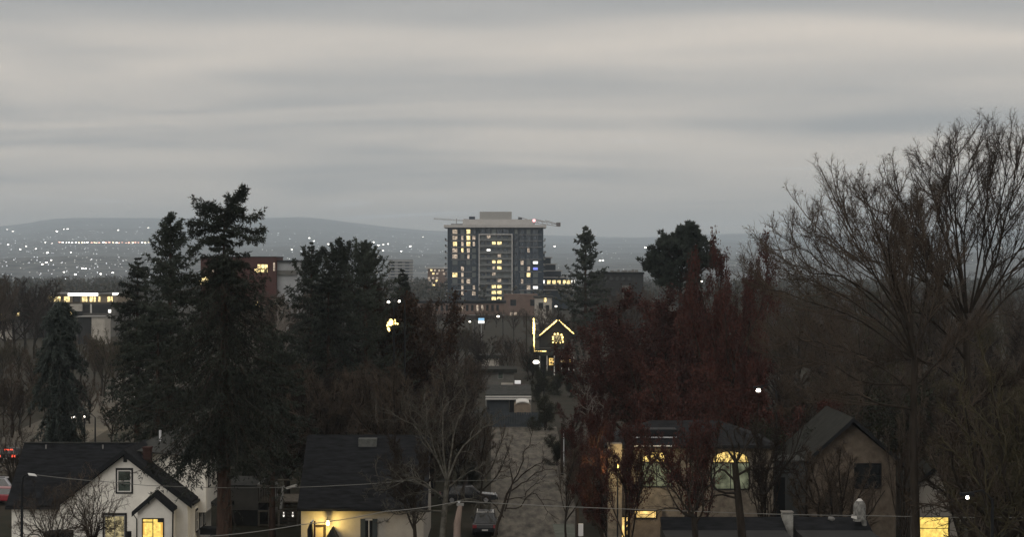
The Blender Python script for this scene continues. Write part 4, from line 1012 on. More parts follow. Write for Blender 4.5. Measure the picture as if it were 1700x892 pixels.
def glow_window(px0, px1, py_top, py_mid, py_bot, two):  # lit window; the lamp glow above it is shaped as a domed panel
    xa, xb = X(px0, D), X(px1, D); w_ = xb - xa
    wo = window(h3, (xa + xb) / 2, D, (Z(py_mid, D) + Z(py_bot, D)) / 2, round(w_, 2), round(Z(py_mid, D) - Z(py_bot, D), 2), TRIM_DARK, GLASS_ROOM, cols=two, fw=.07)
    pts = [(xa, Z(py_mid, D) + .08)] + [(xa + w_ * t, Z(py_mid, D) + .08 + (Z(py_top, D) - Z(py_mid, D)) * math.sin(math.pi * t) ** .35) for t in np.linspace(.06, .94, 11)] + [(xb, Z(py_mid, D) + .08)]
    MB().prism(pts, 'y', D - .05, D - .004).build('domed_glow', E_WARM2, wo)
    for k in range(len(pts) - 1):
        MB().bar((pts[k][0], D - .05, pts[k][1]), (pts[k + 1][0], D - .05, pts[k + 1][1]), .045, .045).build('glow_edge', TRIM_DARK, wo)  # edging added round the glow panel; the window has no arch
GLASS_ROOM = mat('lit_room_through_glass', (.06, .07, .05), rough=.3, emit=(.62, .66, .42), es=.24, noisy_emit=.85, escale=2.3)
E_WARM2 = mat('lit_domed_glow', (.1, .08, .04), emit=(1.0, .70, .22), es=1.5, noisy_emit=.85, escale=3.0)
glow_window(1066, 1114, 753, 769, 808, 2)
glow_window(1182, 1243, 752, 770, 812, 2)
MB().box(X(1008, D), X(1031, D), D - 1.3, D - .003, 0, Z(735, D)).build('side_bay', WALL_STUCCO, h3)
lamp('bay_light', (X(1022, D), D - 2.9, Z(768, D)), 420, (1, .72, .30), .2)
window(h3, X(1038, D - 1.3), D, Z(880, D), .5, 1.6, TRIM_DARK, E_WARM)

wo = window(h3, X(1072, D - 1), D - .6, Z(853, D), 1.35, .42, TRIM_DARK, E_WARM, fw=.06); MB().box(X(1046, D), X(1098, D), D - .6, D - .003, 0, Z(846, D)).build('porch_bay', WALL_BROWN, h3)
l_ = thing('wall_lantern', 'small lit lantern standing by the side bay of the stucco house', 'lantern', (X(1022, D), D - 2.6, 0))
MB().tube([(X(1022, D), D - 2.6, 0), (X(1022, D), D - 2.6, Z(772, D))], .05, 6).build('post', TRIM_DARK, l_)
MB().tube([(X(1022, D), D - 2.6, Z(772, D) + .003), (X(1022, D), D - 2.6, Z(769, D)), (X(1022, D), D - 2.6, Z(765, D))], [.08, .15, .06], 8).build('lamp', E_WARM, l_)

# foreground low roof with pale chimney pier
D = 128.0
fr = thing('low_roof_building', 'low building with long black roof edge along the bottom right, under the wire', 'building', (X(1240, D), D, 0))
zt = Z(859, D)
for a, c in ((1096, 1297), (1315.5, 1437)):
    MB().box(X(a, D), X(c, D), D - 5, D, 0, zt - .6).build('wall', WALL_DARK, fr)
    MB().add([(X(a, D), D, zt), (X(c, D), D, zt), (X(c, D) + .4, D - 6, zt - 2.2), (X(a, D), D - 6, zt - 2.2), (X(a, D), D, zt - .25), (X(c, D), D, zt - .25), (X(c, D) + .4, D - 6, zt - 2.45), (X(a, D), D - 6, zt - 2.45)],
             [(0, 3, 2, 1), (4, 5, 6, 7), (0, 1, 5, 4), (1, 2, 6, 5), (2, 3, 7, 6), (3, 0, 4, 7)]).build('roof', ROOF_BLACK, fr)
MB().box(X(1297.5, D), X(1315, D), D - .5, D + .3, 0, Z(851, D)).build('chimney', mat('pier_pale', (.30, .30, .28), var=.3, scale=3), fr)
MB().box(X(1296.5, D), X(1316, D), D - .6, D + .4, Z(851, D) + .003, Z(849.5, D)).build('chimney_cap', CONCRETE, fr)
MB().tube([W(1375, 861, D - .6), W(1382, 862.5, D - .6), W(1386, 863, D - .6)], [.1, .14, .06], 8).build('roof_vent', TRIM_GREY, fr)
# grey passage wall between the houses
b = thing('grey_shed', 'dark grey blank wall between the stucco house and the stone house', 'shed', (X(1310, 145), 145, 0))
MB().box(X(1284.5, 145), X(1337, 145), 145, 149, 0, Z(768, 145)).build('wall', mat('shed_grey', (.065, .07, .07), var=.2, scale=1), b)
MB().box(X(1284, 145), X(1338, 145), 144.8, 149.3, Z(768, 145) + .003, Z(765, 145)).build('roof', ROOF_GREY, b)
MB().box(X(1286, 145), X(1303, 145), 144.9, 144.997, 0, Z(793, 145)).build('door', TRIM_DARK, b)
o = gable_house('stone_house', 'dim brown stone house with dark gable and one black window behind twigs', 1341, 1487, 764, 698, 146, 11, WALL_BROWN, ROOF_MOSS, 'y', wins=((1440.5, 791, 1.65, 1.55, GLASS_DARK, TRIM_DARK),), over=.8)
o = gable_house('pale_gable_house', 'pale house sliver with bright yellow lit window at the lower right', 1512, 1595, 812, 778, 150, 10, WALL_CREAM, ROOF_MOSS, 'y', wins=((1550, 878, 2.0, 1.5, E_YEL, TRIM_DARK),), over=.3)
# utility-pole-like white metal flue at right
o = thing('metal_flue', 'pale metal flue with rounded cowl beside the black roof end', 'flue', (X(1430, 127), 127, 0))
MB().tube([(X(1439, 127), 127, 0), W(1437, 885, 127), W(1434, 866, 127)], [.08, .10, .16], 8).build('pipe', TRIM_GREY, o)
MB().tube([W(1427, 866, 127), W(1427, 840, 127), W(1427, 833, 127)], [.38, .36, .25], 9).build('drum', mat('pale_mottled', (.30, .30, .285), scale=7, col2=(.08, .08, .075)), o)
MB().tube([W(1427, 832.5, 127), W(1427, 829, 127)], [.20, .10], 8).build('cowl', TRIM_WHITE, o)
MB().bar(W(1414, 858, 126.8), W(1424, 861, 126.8), .18).build('bracket', TRIM_WHITE, o)

# ------------------------------------------------------------------ alley: gate, garages
d = 266.0
ga = thing('slate_gate', 'slate blue board gate across the end of the gravel alley', 'gate', (X(855, d), d, 0))
n = 26
for k in range(n):
    xa = X(802, d) + (X(906, d) - X(802, d)) * k / n; xb = xa + (X(906, d) - X(802, d)) / n - .025
    MB().box(xa, xb, d, d + .05 + .01 * (k % 2), .12, 1.92 + .03 * math.sin(k * 2.3)).build('board', FENCE, ga)
MB().box(X(801, d), X(907, d), d + .07, d + .15, 1.2, 1.32).build('gate_rail', WOOD_DARK, ga); MB().box(X(801, d), X(907, d), d + .07, d + .15, .35, .47).build('gate_rail', WOOD_DARK, ga)
for px in (801, 907): MB().box(X(px, d) - .08, X(px, d) + .08, d - .02, d + .14, 0, 2.1).build('post', WOOD_DARK, ga)
d = 292.0
b = thing('carport', 'grey garage with slotted white eave beam behind the slate gate', 'garage', (X(845, d), d, 0))
MB().box(X(808, d), X(845, d), d + .6, d + 6, 0, Z(664, d)).build('wall', WALL_BLUE, b)
MB().box(X(846, d), X(853, d), d + .3, d + 6, 0, Z(665, d)).build('door', TRIM_DARK, b)
MB().box(X(806, d), X(882, d), d - .2, d - .05, Z(664, d), Z(661.6, d)).build('eave_beam', TRIM_WHITE, b)
MB().box(X(806, d), X(882, d), d - .2, d - .05, Z(660, d), Z(657.8, d)).build('eave_beam', TRIM_WHITE, b)
for k in range(24): MB().box(X(807 + k * 3.2, d), X(808.2 + k * 3.2, d), d - .15, d - .06, Z(661.6, d) + .003, Z(660, d) - .003).build('slot_block', TRIM_GREY, b)
MB().prism([(d - .1, Z(658, d)), (d + 5, Z(641, d + 5)), (d + 5, Z(641, d + 5) + .15), (d - .1, Z(658, d) + .18)], 'x', X(806, d), X(882, d)).build('roof', ROOF_GREY, b)
for px in (807, 881): MB().box(X(px, d) - .08, X(px, d) + .08, d - .1, d + .06, 0, Z(664, d) - .003).build('post', TRIM_GREY, b)
o = thing('covered_boat', 'white-topped rounded tan canopy cover parked behind the gate', 'covered trailer', (X(868, 284), 284, 0))
pr = [(X(854 + 27 * t, 284), Z(668.5 + (1 - math.sin(math.pi * t) ** .55) * 6, 284)) for t in np.linspace(0, 1, 11)]
MB().prism([(pr[0][0], .4)] + pr + [(pr[-1][0], .4)], 'y', 284, 290).build('cover', mat('canvas_tan', (.22, .18, .14), var=.15, scale=1), o)
MB().prism([(a, c + .01) for a, c in pr[1:-1]] + [(a, c + .17) for a, c in pr[1:-1]][::-1], 'y', 283.8, 290.2).build('top_sheet', TRIM_WHITE, o)
b = block('flat_garage', 'grey flat garage wall beyond the carport roof', 800, 853, 613, 345, 10, WALL_GREY, ROOF_MOSS, cat='garage')
MB().box(X(832, 345), X(852, 345), 344.9, 344.997, Z(648, 345), Z(636, 345)).build('garage_door', WALL_CREAM, b)
window(b, X(831, 345), 345, Z(624, 345), .7, .9, TRIM_GREY, GLASS_GREEN)
b = block('pale_shed', 'small pale shed roofed in grey up the alley left side', 800, 828, 590, 380, 6, WALL_CREAM, ROOF_GREY, cat='shed')
b = thing('small_shed', 'low shed with slanted roof left of the alley gate', 'shed', (X(795, 268), 268, 0))
MB().box(X(782, 268), X(800, 268), 268, 271, 0, Z(686, 268)).build('wall', mat('shed_pale', (.24, .24, .23), scale=2.5, col2=(.06, .06, .055)), b)
MB().prism([(267.7, Z(687, 268)), (271.3, Z(682, 268)), (271.3, Z(680.5, 268)), (267.7, Z(685.5, 268))], 'x', X(781, 268), X(801, 268)).build('roof', ROOF_GREY, b)
o = thing('box_truck', 'small dark vehicle with bright white top panel parked up the alley', 'truck', (X(861, 320), 320, 0))
MB().box(X(852, 320), X(873, 320), 320, 324, .5, 2.3).build('body', mat('maroon_dark', (.05, .02, .025)), o, bevel=.08)
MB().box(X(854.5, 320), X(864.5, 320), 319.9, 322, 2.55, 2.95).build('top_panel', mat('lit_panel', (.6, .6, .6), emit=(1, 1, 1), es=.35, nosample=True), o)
MB().box(X(854, 320), X(872, 320), 319.93, 319.997, 1.5, 2.1).build('windscreen', GLASS_DARK, o)
for px in (855, 870): MB().prism([(320.4 + .38 * math.cos(a), .42 + .38 * math.sin(a)) for a in np.linspace(0, 2 * math.pi, 12, endpoint=False)], 'x', X(px, 320) - .1, X(px, 320) + .1).build('wheel', RUBBER, o)

# fence boards along the alley's right side and patch of board fence, lower centre
def board_fence(name, label, p, q, h, m, step=.16, group=None):
    p = np.array(p, float); q = np.array(q, float); L_ = np.linalg.norm(q - p); t = (q - p) / L_
    root = thing('board_fence', label, 'fence', (p[0], p[1], 0), group)
    n = int(L_ / step); ang = math.atan2(t[1], t[0])
    me = winmesh(('board', step, h, m.name), lambda: MB().box(0, step - .02, -.02, .02, .05, h).mesh('board', m))
    for k in range(min(n, 280)):
        o = link('board', me, root, (t[0] * k * step, t[1] * k * step, .03 * math.sin(k * 1.7))); o.rotation_euler = (0, 0, ang)
    pm = winmesh(('fpost', h), lambda: MB().box(-.06, .06, .03, .15, 0, h + .1).mesh('post', WOOD_DARK))
    for k in range(int(L_ / 2.4) + 1):
        o = link('post', pm, root, (t[0] * k * 2.4, t[1] * k * 2.4, 0)); o.rotation_euler = (0, 0, ang)
board_fence('f', 'dark board fence running along the right side of the gravel alley', (6.6, 150), (6.2, 262), 1.7, WOOD_DARK, .42)
board_fence('f', 'dim brown board fence along the left side of the alley', (-4.0, 175), (-3.2, 262), 1.5, WOOD_DARK, .4)
board_fence('f', 'short pale board fence beside the red car at the left edge', (X(2, 188), 188), (X(34, 188), 188), 1.9, WOOD, .22)

# ------------------------------------------------------------------ cars
def car(name, label, x, y, rz, paint, kind='suv', tail_on=False, group=None):
    h = 1.72 if kind == 'suv' else 1.42
    root = thing(name, label, 'car', (x, y, 0), group, rz)
    # local: length along y (front = -y), width along x
    def lk(nm, mb, m, bevel=0, smooth=False):
        me = mb.mesh(nm, m); o = link(nm, me, root)
        if bevel: md = o.modifiers.new('bevel', 'BEVEL'); md.width = bevel; md.segments = 2
        return o
    hb = .98 if kind == 'suv' else .86
    prof = [(-2.3, .42), (-2.32, .72), (-2.15, hb - .1), (-1.0, hb), (1.9, hb + .02), (2.28, hb - .06), (2.32, .55), (2.2, .36), (-2.2, .32)]
    lk('body', MB().prism(prof, 'x', -.92, .92), paint, .09)
    rear = 2.05 if kind == 'suv' else 1.75
    zb = hb - .02
    vs_ = [(-.86, -1.05, zb), (.86, -1.05, zb), (.86, rear, zb), (-.86, rear, zb), (-.66, -.35, h), (.66, -.35, h), (.66, rear - .3, h), (-.66, rear - .3, h)]
    lk('cabin', MB().add(vs_, [(4, 5, 6, 7), (0, 1, 5, 4), (1, 2, 6, 5), (2, 3, 7, 6), (3, 0, 4, 7)]), paint, .05)
    def quad(i, k, s=.86, nm='side_window'):
        q = np.array([vs_[a] for a in i], float); c = q.mean(0); nn = np.cross(q[1] - q[0], q[2] - q[0]); nn /= np.linalg.norm(nn)
        q = c + (q - c) * s + nn * .012
        q2 = q - nn * .006
        lk(nm, MB().add(np.vstack([q, q2]), [(0, 1, 2, 3), (7, 6, 5, 4)]), GLASS_DARK)
    quad((0, 1, 5, 4), 0, .86, 'windscreen'); quad((1, 2, 6, 5), 0, .82); quad((2, 3, 7, 6), 0, .82, 'rear_window'); quad((3, 0, 4, 7), 0, .82)
    for sx in (-1, 1):
        for sy in (-1.42, 1.42):
            c = [(sy + .34 * math.cos(a), .34 + .34 * math.sin(a)) for a in np.linspace(0, 2 * math.pi, 16, endpoint=False)]
            w_ = lk('wheel', MB().prism(c, 'x', sx * .72, sx * .94), RUBBER)
            c = [(sy + .2 * math.cos(a), .34 + .2 * math.sin(a)) for a in np.linspace(0, 2 * math.pi, 12, endpoint=False)]
            r_ = link('rim', MB().prism(c, 'x', sx * .941, sx * .955).mesh('rim', METAL), w_)
        lk('headlight', MB().box(sx * .5, sx * .86, -2.36, -2.30, .62, .78), PALE_METAL)
        lk('tail_light', MB().box(sx * .6, sx * .9, 2.28, 2.35, .62, .86), E_TAIL if tail_on else PAINT_RED)
        lk('wing_mirror', MB().box(sx * .93, sx * 1.08, -.85, -.7, zb + .02, zb + .16), paint)
    if tail_on: lk('brake_light_bar', MB().box(-.45, .45, rear - .3, rear - .2, h - .16, h - .06), E_TAIL)
    lk('bumper', MB().box(-.86, .86, 2.33, 2.42, .36, .56), TRIM_DARK); lk('bumper', MB().box(-.86, .86, -2.42, -2.33, .34, .54), TRIM_DARK)
    lk('number_plate', MB().box(-.22, .22, 2.425, 2.435, .44, .54), TRIM_WHITE)
    if kind == 'suv': lk('roof_rail', MB().box(-.60, -.56, -.2, 1.6, h + .01, h + .06).box(.56, .60, -.2, 1.6, h + .01, h + .06), TRIM_WHITE if paint is PAINT_BLACK else TRIM_DARK)
    return root
c = car('parked_car', 'black SUV with pale roof edge parked at the left side of the alley bottom', X(805, 158), 160.5, math.pi, PAINT_BLACK)
me = MB().box(-.66, .66, -.36, -.28, 1.70, 1.75).mesh('roof_edge', TRIM_WHITE); link('roof_edge', me, c).location = (0, 2.02, 0)
car('parked_car', 'dark red car parked at the left edge beside the white house', X(12, 178), 180, RAD(78), PAINT_RED, 'sedan', group='cars on the left street')
car('parked_car', 'silver-roofed car just behind the dark red car', X(2, 184), 185.5, RAD(80), PAINT_SILVER, 'suv', group='cars on the left street')
c = car('driving_car', 'dark car with glowing red tail lights at the left edge', X(14, 218), 220, RAD(176), PAINT_BLACK, 'sedan', True, group='cars on the left street')
car('parked_car', 'black low car standing sideways behind the lichen tree, left of the alley', X(776, 178), 181, RAD(95), PAINT_BLACK, 'sedan')

# ------------------------------------------------------------------ poles and wires
def wire(label, pts, d, r=.022, sag=0, n=14):
    P_ = [np.array(W(px, py, dd)) for (px, py), dd in zip(pts, d)]
    out = []
    for i in range(len(P_) - 1):
        for k in range(n):
            t = k / n; q = P_[i] * (1 - t) + P_[i + 1] * t; q = q - np.array([0, 0, sag * 4 * t * (1 - t)]); out.append(q)
    out.append(P_[-1])
    o = MB().tube(out, r, 4).build('overhead_wire', WIRE); props(o, label, 'wire', None); return o
wire('thin wire from the corner lamp post across the white gable to the charcoal roof', [(50, 788), (196, 802), (278, 808), (430, 810), (560, 807), (690, 797)], [131, 132, 133, 135, 137, 139], .018, sag=.05)
wire('wire rising from the bottom left to the wooden pole top', [(340, 892), (500, 872), (640, 850), (762, 833)], [119, 118.6, 118.3, 118], .022, sag=.08)
wire('long wire running right from the wooden pole top to the frame edge', [(762, 833), (1160, 850), (1440, 857), (1760, 860)], [118, 119, 120.5, 122], .020, sag=.05)
wire('faint wire crossing the alley behind the bare sapling', [(660, 800), (840, 797), (960, 783)], [172, 170, 168], .016, sag=.05)
p = thing('utility_pole', 'weathered wooden pole with white cap where two wires meet', 'utility pole', (X(757, 118), 118, 0))
MB().tube([(X(756, 118), 118, 0), W(759, 870, 118), W(764, 840, 118)], [.22, .19, .13], 10).build('pole', mat('pole_wood', (.16, .12, .10), scale=3, col2=(.26, .21, .18), stretch=(1, 1, .2)), p, smooth=True)
MB().bar(W(758, 838.5, 118), W(770, 838.5, 118), .22, .14).build('cap', TRIM_GREY, p)
MB().tube([W(762, 836, 118), W(762, 833, 118)], [.05, .08], 6).build('insulator', PALE_METAL, p)
p = thing('lamp_post', 'black street lamp post with pale cobra head at the far left', 'street lamp', (X(37, 130), 130, 0))
MB().tube([(X(36, 130), 130, 0), W(36.5, 800, 130), W(40, 791, 130), W(48, 787.5, 130)], [.10, .07, .05, .04], 8).build('pole', TRIM_DARK, p)
MB().add([W(46, 786.5, 129.9), W(58, 788, 129.9), W(62, 792, 129.9), W(48, 790.5, 129.9), W(46, 786, 130.3), W(58, 787.5, 130.3), W(62, 791.5, 130.3), W(48, 790, 130.3)], [(0, 1, 2, 3), (7, 6, 5, 4), (0, 4, 5, 1), (1, 5, 6, 2), (2, 6, 7, 3), (3, 7, 4, 0)]).build('lamp_head', mat('lamp_lens', (.75, .76, .76), rough=.3), p, bevel=.03)
for k, (px, top, dd) in enumerate(((933, 700, 205), (958, 845, 140), (874, 520, 470))):
    p = thing('utility_pole', ['slim dark pole beside the alley fence with pale insulator', 'short pole with white meter box at the lower centre', 'tall brown utility pole left of the festive house'][k], 'utility pole', (X(px, dd), dd, 0))
    MB().tube([(X(px, dd), dd, 0), W(px, top, dd)], [.15, .11], 8).build('pole', WOOD_DARK, p)
    if k == 0:
        MB().bar(W(px - 1, top + 4, dd - .15), W(px + 9, top + 4, dd - .15), .1).build('crossarm', WOOD_DARK, p)
        MB().tube([W(px + 3, 715, dd - .2), W(px + 3, 775, dd - .2)], .05, 6).build('conduit', PALE_METAL, p)
    if k == 1: MB().box(X(px + 2, dd), X(px + 10, dd), dd - .3, dd - .05, Z(890, dd), Z(870, dd)).build('meter_box', PALE_METAL, p)
    if k == 2: MB().bar(W(px - 6, top + 7, dd - .2), W(px + 6, top + 7, dd - .2), .14).build('crossarm', WOOD_DARK, p)

# ------------------------------------------------------------------ trees
def px_path(pts, d, rng, dd=0.0, n=9, wig=.0):
    """limb drawn by pixel at depth d, leaning dd metres in depth by its tip"""
    m = len(pts); P_ = [W(px, py, d + dd * k / max(1, m - 1)) for k, (px, py) in enumerate(pts)]
    q = smooth_path(P_, n)
    return q + rng.normal(size=q.shape) * wig * np.linspace(0, 1, n)[:, None]

def twig_levels(rng, P, spec, r_parent=None):
    """spec: list of dict for grow(); returns list of (P,R)"""
    outs = []
    cur = P
    for s in spec:
        cur, R = grow(rng, cur, **s); outs.append((cur, R))
    return outs

def pull(limbs, k):
    return [[l[0]] + [(l[0][0] + (x - l[0][0]) * k, l[0][1] + (y - l[0][1]) * k) for x, y in l[1:]] for l in limbs]
def skeleton_tree(name, label, cat, base_px, d, trunk, limbs, rt, rl, spec, bark, twig, seed, leafn=0, leafmat=None, leafsize=.09, group=None, depth_spread=4.0, tip=.15, both=1):
    rng = np.random.default_rng(seed)
    loc = np.array([X(base_px, d), d, 0.0])
    tp = px_path(trunk, d, rng, 0, 10); tp[0, 2] = -.1
    parts = [tube_batch(tp[None], np.linspace(rt, rt * .62, 10)[None], 9)]
    allP = []; tpz = []
    for k, lb in enumerate(limbs):
        for rep in range(both):
            dd = rng.uniform(-1, 1) * depth_spread * (1 if rep == 0 else 1.6)
            lb2 = lb if rep == 0 else [lb[0]] + [(x + rng.normal() * 9 * j / len(lb), y + rng.normal() * 9 * j / len(lb) + 6) for j, (x, y) in enumerate(lb[1:], 1)]
            q = px_path(lb2, d, rng, dd, 12, .10)
            allP.append(q)
    LP = np.array(allP)
    lr = np.array([rl * rng.uniform(.75, 1.15) for _ in LP])[:, None] * np.linspace(1, tip, 12)[None]
    parts.append(tube_batch(LP, lr, 7))
    outs = twig_levels(rng, LP, spec)
    tw = []
    for k, (P_, R_) in enumerate(outs): tw.append(tube_batch(P_, R_, 4 if k == 0 else 3))
    leaf = None
    if leafn:
        last = outs[-1][0]; prev = outs[-2][0]
        pts = np.concatenate([last[:, -1], last[:, len(last[0]) // 2], prev[:, -1]])
        pts = pts[rng.choice(len(pts), min(leafn, len(pts)), replace=False)]
        leaf = leaves(rng, pts + rng.normal(size=pts.shape) * .05, leafsize)
    return emit_tree(name, label, cat, loc, parts, tw, bark, twig, leaf, leafmat, group, base=loc)

# big bare trees, right
sp_big = [dict(m=12, t0=.18, t1=.97, ang=30, lr=.46, n=6, r0=.034, up=.10, wob=.08),
          dict(m=8, t0=.15, t1=1.0, ang=34, lr=.42, n=5, r0=.016, up=.12, wob=.11),
          dict(m=5, t0=.15, t1=1.0, ang=36, lr=.45, n=4, r0=.0105, up=.08, wob=.2, lmin=.35),
          dict(m=2, t0=.25, t1=1.0, ang=40, lr=.55, n=3, r0=.0075, up=.05, wob=.2, lmin=.25)]
limbsL = [[(1519, 590), (1535, 500), (1542, 430), (1536, 370), (1528, 322)], [(1519, 590), (1545, 520), (1572, 455), (1588, 400)], [(1519, 590), (1512, 500), (1515, 420), (1508, 360), (1500, 318)], [(1519, 590), (1508, 520), (1500, 450), (1490, 400), (1480, 360)], [(1519, 590), (1496, 510), (1462, 440), (1430, 380), (1405, 330)], [(1519, 598), (1470, 540), (1400, 490), (1340, 455), (1300, 440)],
          [(1519, 598), (1442, 541), (1382, 509), (1313, 487), (1252, 462), (1228, 448)],
          [(1519, 598), (1480, 530), (1420, 470), (1370, 430), (1320, 398), (1288, 372)],
          [(1519, 598), (1490, 520), (1450, 450), (1420, 400), (1392, 345), (1372, 302)],
          [(1519, 598), (1500, 500), (1475, 440), (1455, 380), (1440, 325), (1434, 292)],
          [(1519, 598), (1495, 510), (1440, 440), (1385, 395), (1340, 360), (1322, 345)],
          [(1520, 600), (1500, 520), (1480, 460), (1470, 400), (1468, 350), (1462, 322)],
          [(1515, 640), (1422, 634), (1361, 602), (1300, 594), (1255, 588)],
          [(1515, 650), (1450, 600), (1390, 570), (1330, 560), (1280, 545)],
          [(1519, 560), (1460, 500), (1400, 455), (1340, 440), (1290, 425), (1262, 412)],
          [(1515, 680), (1460, 670), (1400, 650), (1340, 660), (1300, 672)],
          [(1522, 640), (1560, 600), (1600, 560), (1640, 530)]]
skeleton_tree('bare_tree', 'spreading bare tree with upswept fan of twigs left of the tallest tree', 'tree', 1520, 112, [(1524, 1060), (1520, 860), (1516, 720), (1519, 598)], pull(limbsL, .89), .27, .070, sp_big, BARK, TWIG, 21, 1300, LEAF_BROWN, .09, depth_spread=5.5, both=1)
limbsR = [[(1602, 540), (1560, 500), (1525, 450), (1500, 395), (1478, 345)], [(1610, 520), (1650, 430), (1672, 370), (1695, 310)], [(1610, 540), (1650, 480), (1700, 400), (1735, 330), (1760, 270)], [(1604, 520), (1588, 440), (1560, 370), (1545, 320), (1540, 270)], [(1602, 540), (1575, 470), (1545, 420), (1510, 360), (1490, 330)], [(1602, 540), (1570, 470), (1530, 430), (1495, 385), (1470, 350)], [(1606, 520), (1592, 420), (1583, 330), (1585, 260), (1590, 205)], [(1612, 520), (1640, 420), (1665, 330), (1680, 260), (1690, 210)], [(1606, 530), (1580, 480), (1540, 440), (1500, 410), (1478, 400)],
          [(1600, 540), (1560, 440), (1530, 380), (1492, 315), (1466, 272)],
          [(1600, 540), (1580, 430), (1560, 360), (1540, 290), (1524, 232)],
          [(1605, 520), (1600, 400), (1605, 320), (1610, 250), (1606, 200)],
          [(1610, 520), (1630, 400), (1640, 320), (1650, 250), (1658, 200)],
          [(1610, 520), (1660, 420), (1680, 330), (1700, 260), (1708, 190)],
          [(1600, 540), (1560, 480), (1500, 445), (1450, 420), (1410, 410)],
          [(1620, 540), (1690, 440), (1740, 380), (1790, 330)],
          [(1605, 500), (1585, 400), (1575, 320), (1572, 260), (1576, 214)],
          [(1612, 560), (1665, 500), (1720, 450), (1780, 430)],
          [(1600, 640), (1540, 600), (1480, 590), (1430, 600)],
          [(1610, 680), (1660, 640), (1720, 620)],
          [(1605, 600), (1560, 540), (1520, 510), (1480, 500)]]
skeleton_tree('bare_tree', 'tallest bare tree, its dense twig crown reaching high at the right edge', 'tree', 1612, 122, [(1618, 1024), (1614, 860), (1608, 700), (1604, 540)], pull(limbsR, .85), .30, .078, sp_big, BARK, TWIG, 22, 1100, LEAF_BROWN, .09, depth_spread=6, both=1)

# grey lichen tree, lower centre
sp_f = [dict(m=9, t0=.15, t1=1.0, ang=42, lr=.40, n=6, r0=.035, up=.10, wob=.30),
        dict(m=7, t0=.2, t1=1.0, ang=45, lr=.42, n=4, r0=.018, up=.08, wob=.32),
        dict(m=4, t0=.2, t1=1.0, ang=45, lr=.5, n=3, r0=.010, up=.05, wob=.3, lmin=.2)]
sp_f2 = [dict(m=11, t0=.15, t1=1.0, ang=42, lr=.40, n=6, r0=.028, up=.10, wob=.30), dict(m=8, t0=.2, t1=1.0, ang=45, lr=.42, n=4, r0=.014, up=.08, wob=.32), dict(m=5, t0=.2, t1=1.0, ang=45, lr=.5, n=3, r0=.008, up=.05, wob=.3, lmin=.2)]
limbsF = [[(742, 800), (720, 752), (690, 710), (655, 690), (616, 680)], [(742, 800), (735, 740), (735, 690), (738, 650), (733, 612)],
          [(742, 800), (750, 750), (760, 700), (775, 660), (770, 630)], [(742, 800), (765, 745), (800, 715), (815, 705), (822, 690)],
          [(740, 830), (712, 810), (680, 800), (640, 812), (600, 815)], [(740, 830), (720, 815), (690, 795), (660, 800), (622, 790)],
          [(742, 800), (725, 760), (712, 720), (700, 690), (704, 650)], [(744, 810), (770, 790), (800, 775), (825, 765)],
          [(738, 850), (700, 848), (665, 852), (640, 870)], [(744, 840), (775, 830), (800, 838), (815, 860)], [(742, 800), (728, 745), (712, 715), (680, 665)]]
skeleton_tree('lichen_tree', 'pale lichen-covered bare tree with crooked limbs before the dark mass, lower centre', 'tree', 740, 136, [(730, 968), (734, 900), (738, 850), (742, 800)], limbsF, .24, .065, sp_f2, BARK_LICHEN, TWIG_LICHEN, 31, depth_spread=2.2, both=1)
sp_s = [dict(m=7, t0=.2, t1=1.0, ang=40, lr=.34, n=5, r0=.018, up=.06, wob=.25),
        dict(m=5, t0=.2, t1=1.0, ang=42, lr=.42, n=3, r0=.009, up=.05, wob=.3, lmin=.2)]
limbsS = [[(842, 820), (858, 790), (868, 760), (878, 735), (886, 708)], [(842, 820), (872, 800), (893, 785), (925, 775)], [(840, 830), (868, 825), (888, 803), (900, 800)],
          [(850, 805), (880, 780), (908, 768), (930, 772)], [(838, 845), (862, 842), (885, 818), (908, 850), (922, 868)], [(838, 850), (850, 800), (845, 770), (850, 750)], [(836, 860), (815, 830), (800, 822)]]
skeleton_tree('sapling', 'dark thin leaning sapling standing in front of the gravel alley', 'tree', 822, 122, [(812, 1022), (822, 892), (832, 855), (842, 820)], limbsS, .11, .045, sp_s, BARK, TWIG_DARK, 32, depth_spread=1.2)
# dark boughs before the stucco house
limbsD = [[(1222, 770), (1210, 750), (1196, 745), (1180, 735)], [(1224, 790), (1245, 778), (1262, 768), (1275, 762)], [(1222, 770), (1228, 745), (1222, 720), (1228, 690)], [(1222, 770), (1215, 735), (1200, 705), (1190, 680)],
          [(1228, 830), (1195, 822), (1170, 835), (1160, 825)], [(1222, 800), (1196, 780), (1180, 800), (1160, 830), (1150, 850)], [(1226, 820), (1190, 815), (1180, 785), (1196, 760)], [(1222, 770), (1240, 740), (1262, 715), (1290, 700)]]
skeleton_tree('bare_tree', 'dark leaning trunk with black boughs across the right lit window', 'tree', 1236, 118, [(1244, 1044), (1232, 892), (1226, 830), (1220, 770)], limbsD, .27, .075, sp_s, BARK, TWIG_DARK, 33, depth_spread=1.5)
limbsE = [[(1152, 860), (1130, 830), (1110, 808), (1085, 785), (1070, 778)], [(1152, 860), (1145, 830), (1146, 800), (1150, 770), (1140, 735)], [(1152, 860), (1130, 850), (1100, 800), (1092, 770)],
          [(1150, 880), (1165, 850), (1170, 820), (1180, 795)], [(1152, 860), (1120, 845), (1090, 850), (1060, 870)], [(1152, 850), (1165, 810), (1160, 770), (1172, 740)]]
skeleton_tree('bare_tree', 'black bare trunk between the two lit stucco house windows', 'tree', 1158, 116, [(1162, 1054), (1158, 950), (1155, 900), (1152, 860)], limbsE, .24, .07, sp_s, BARK, TWIG_DARK, 34, depth_spread=1.5)
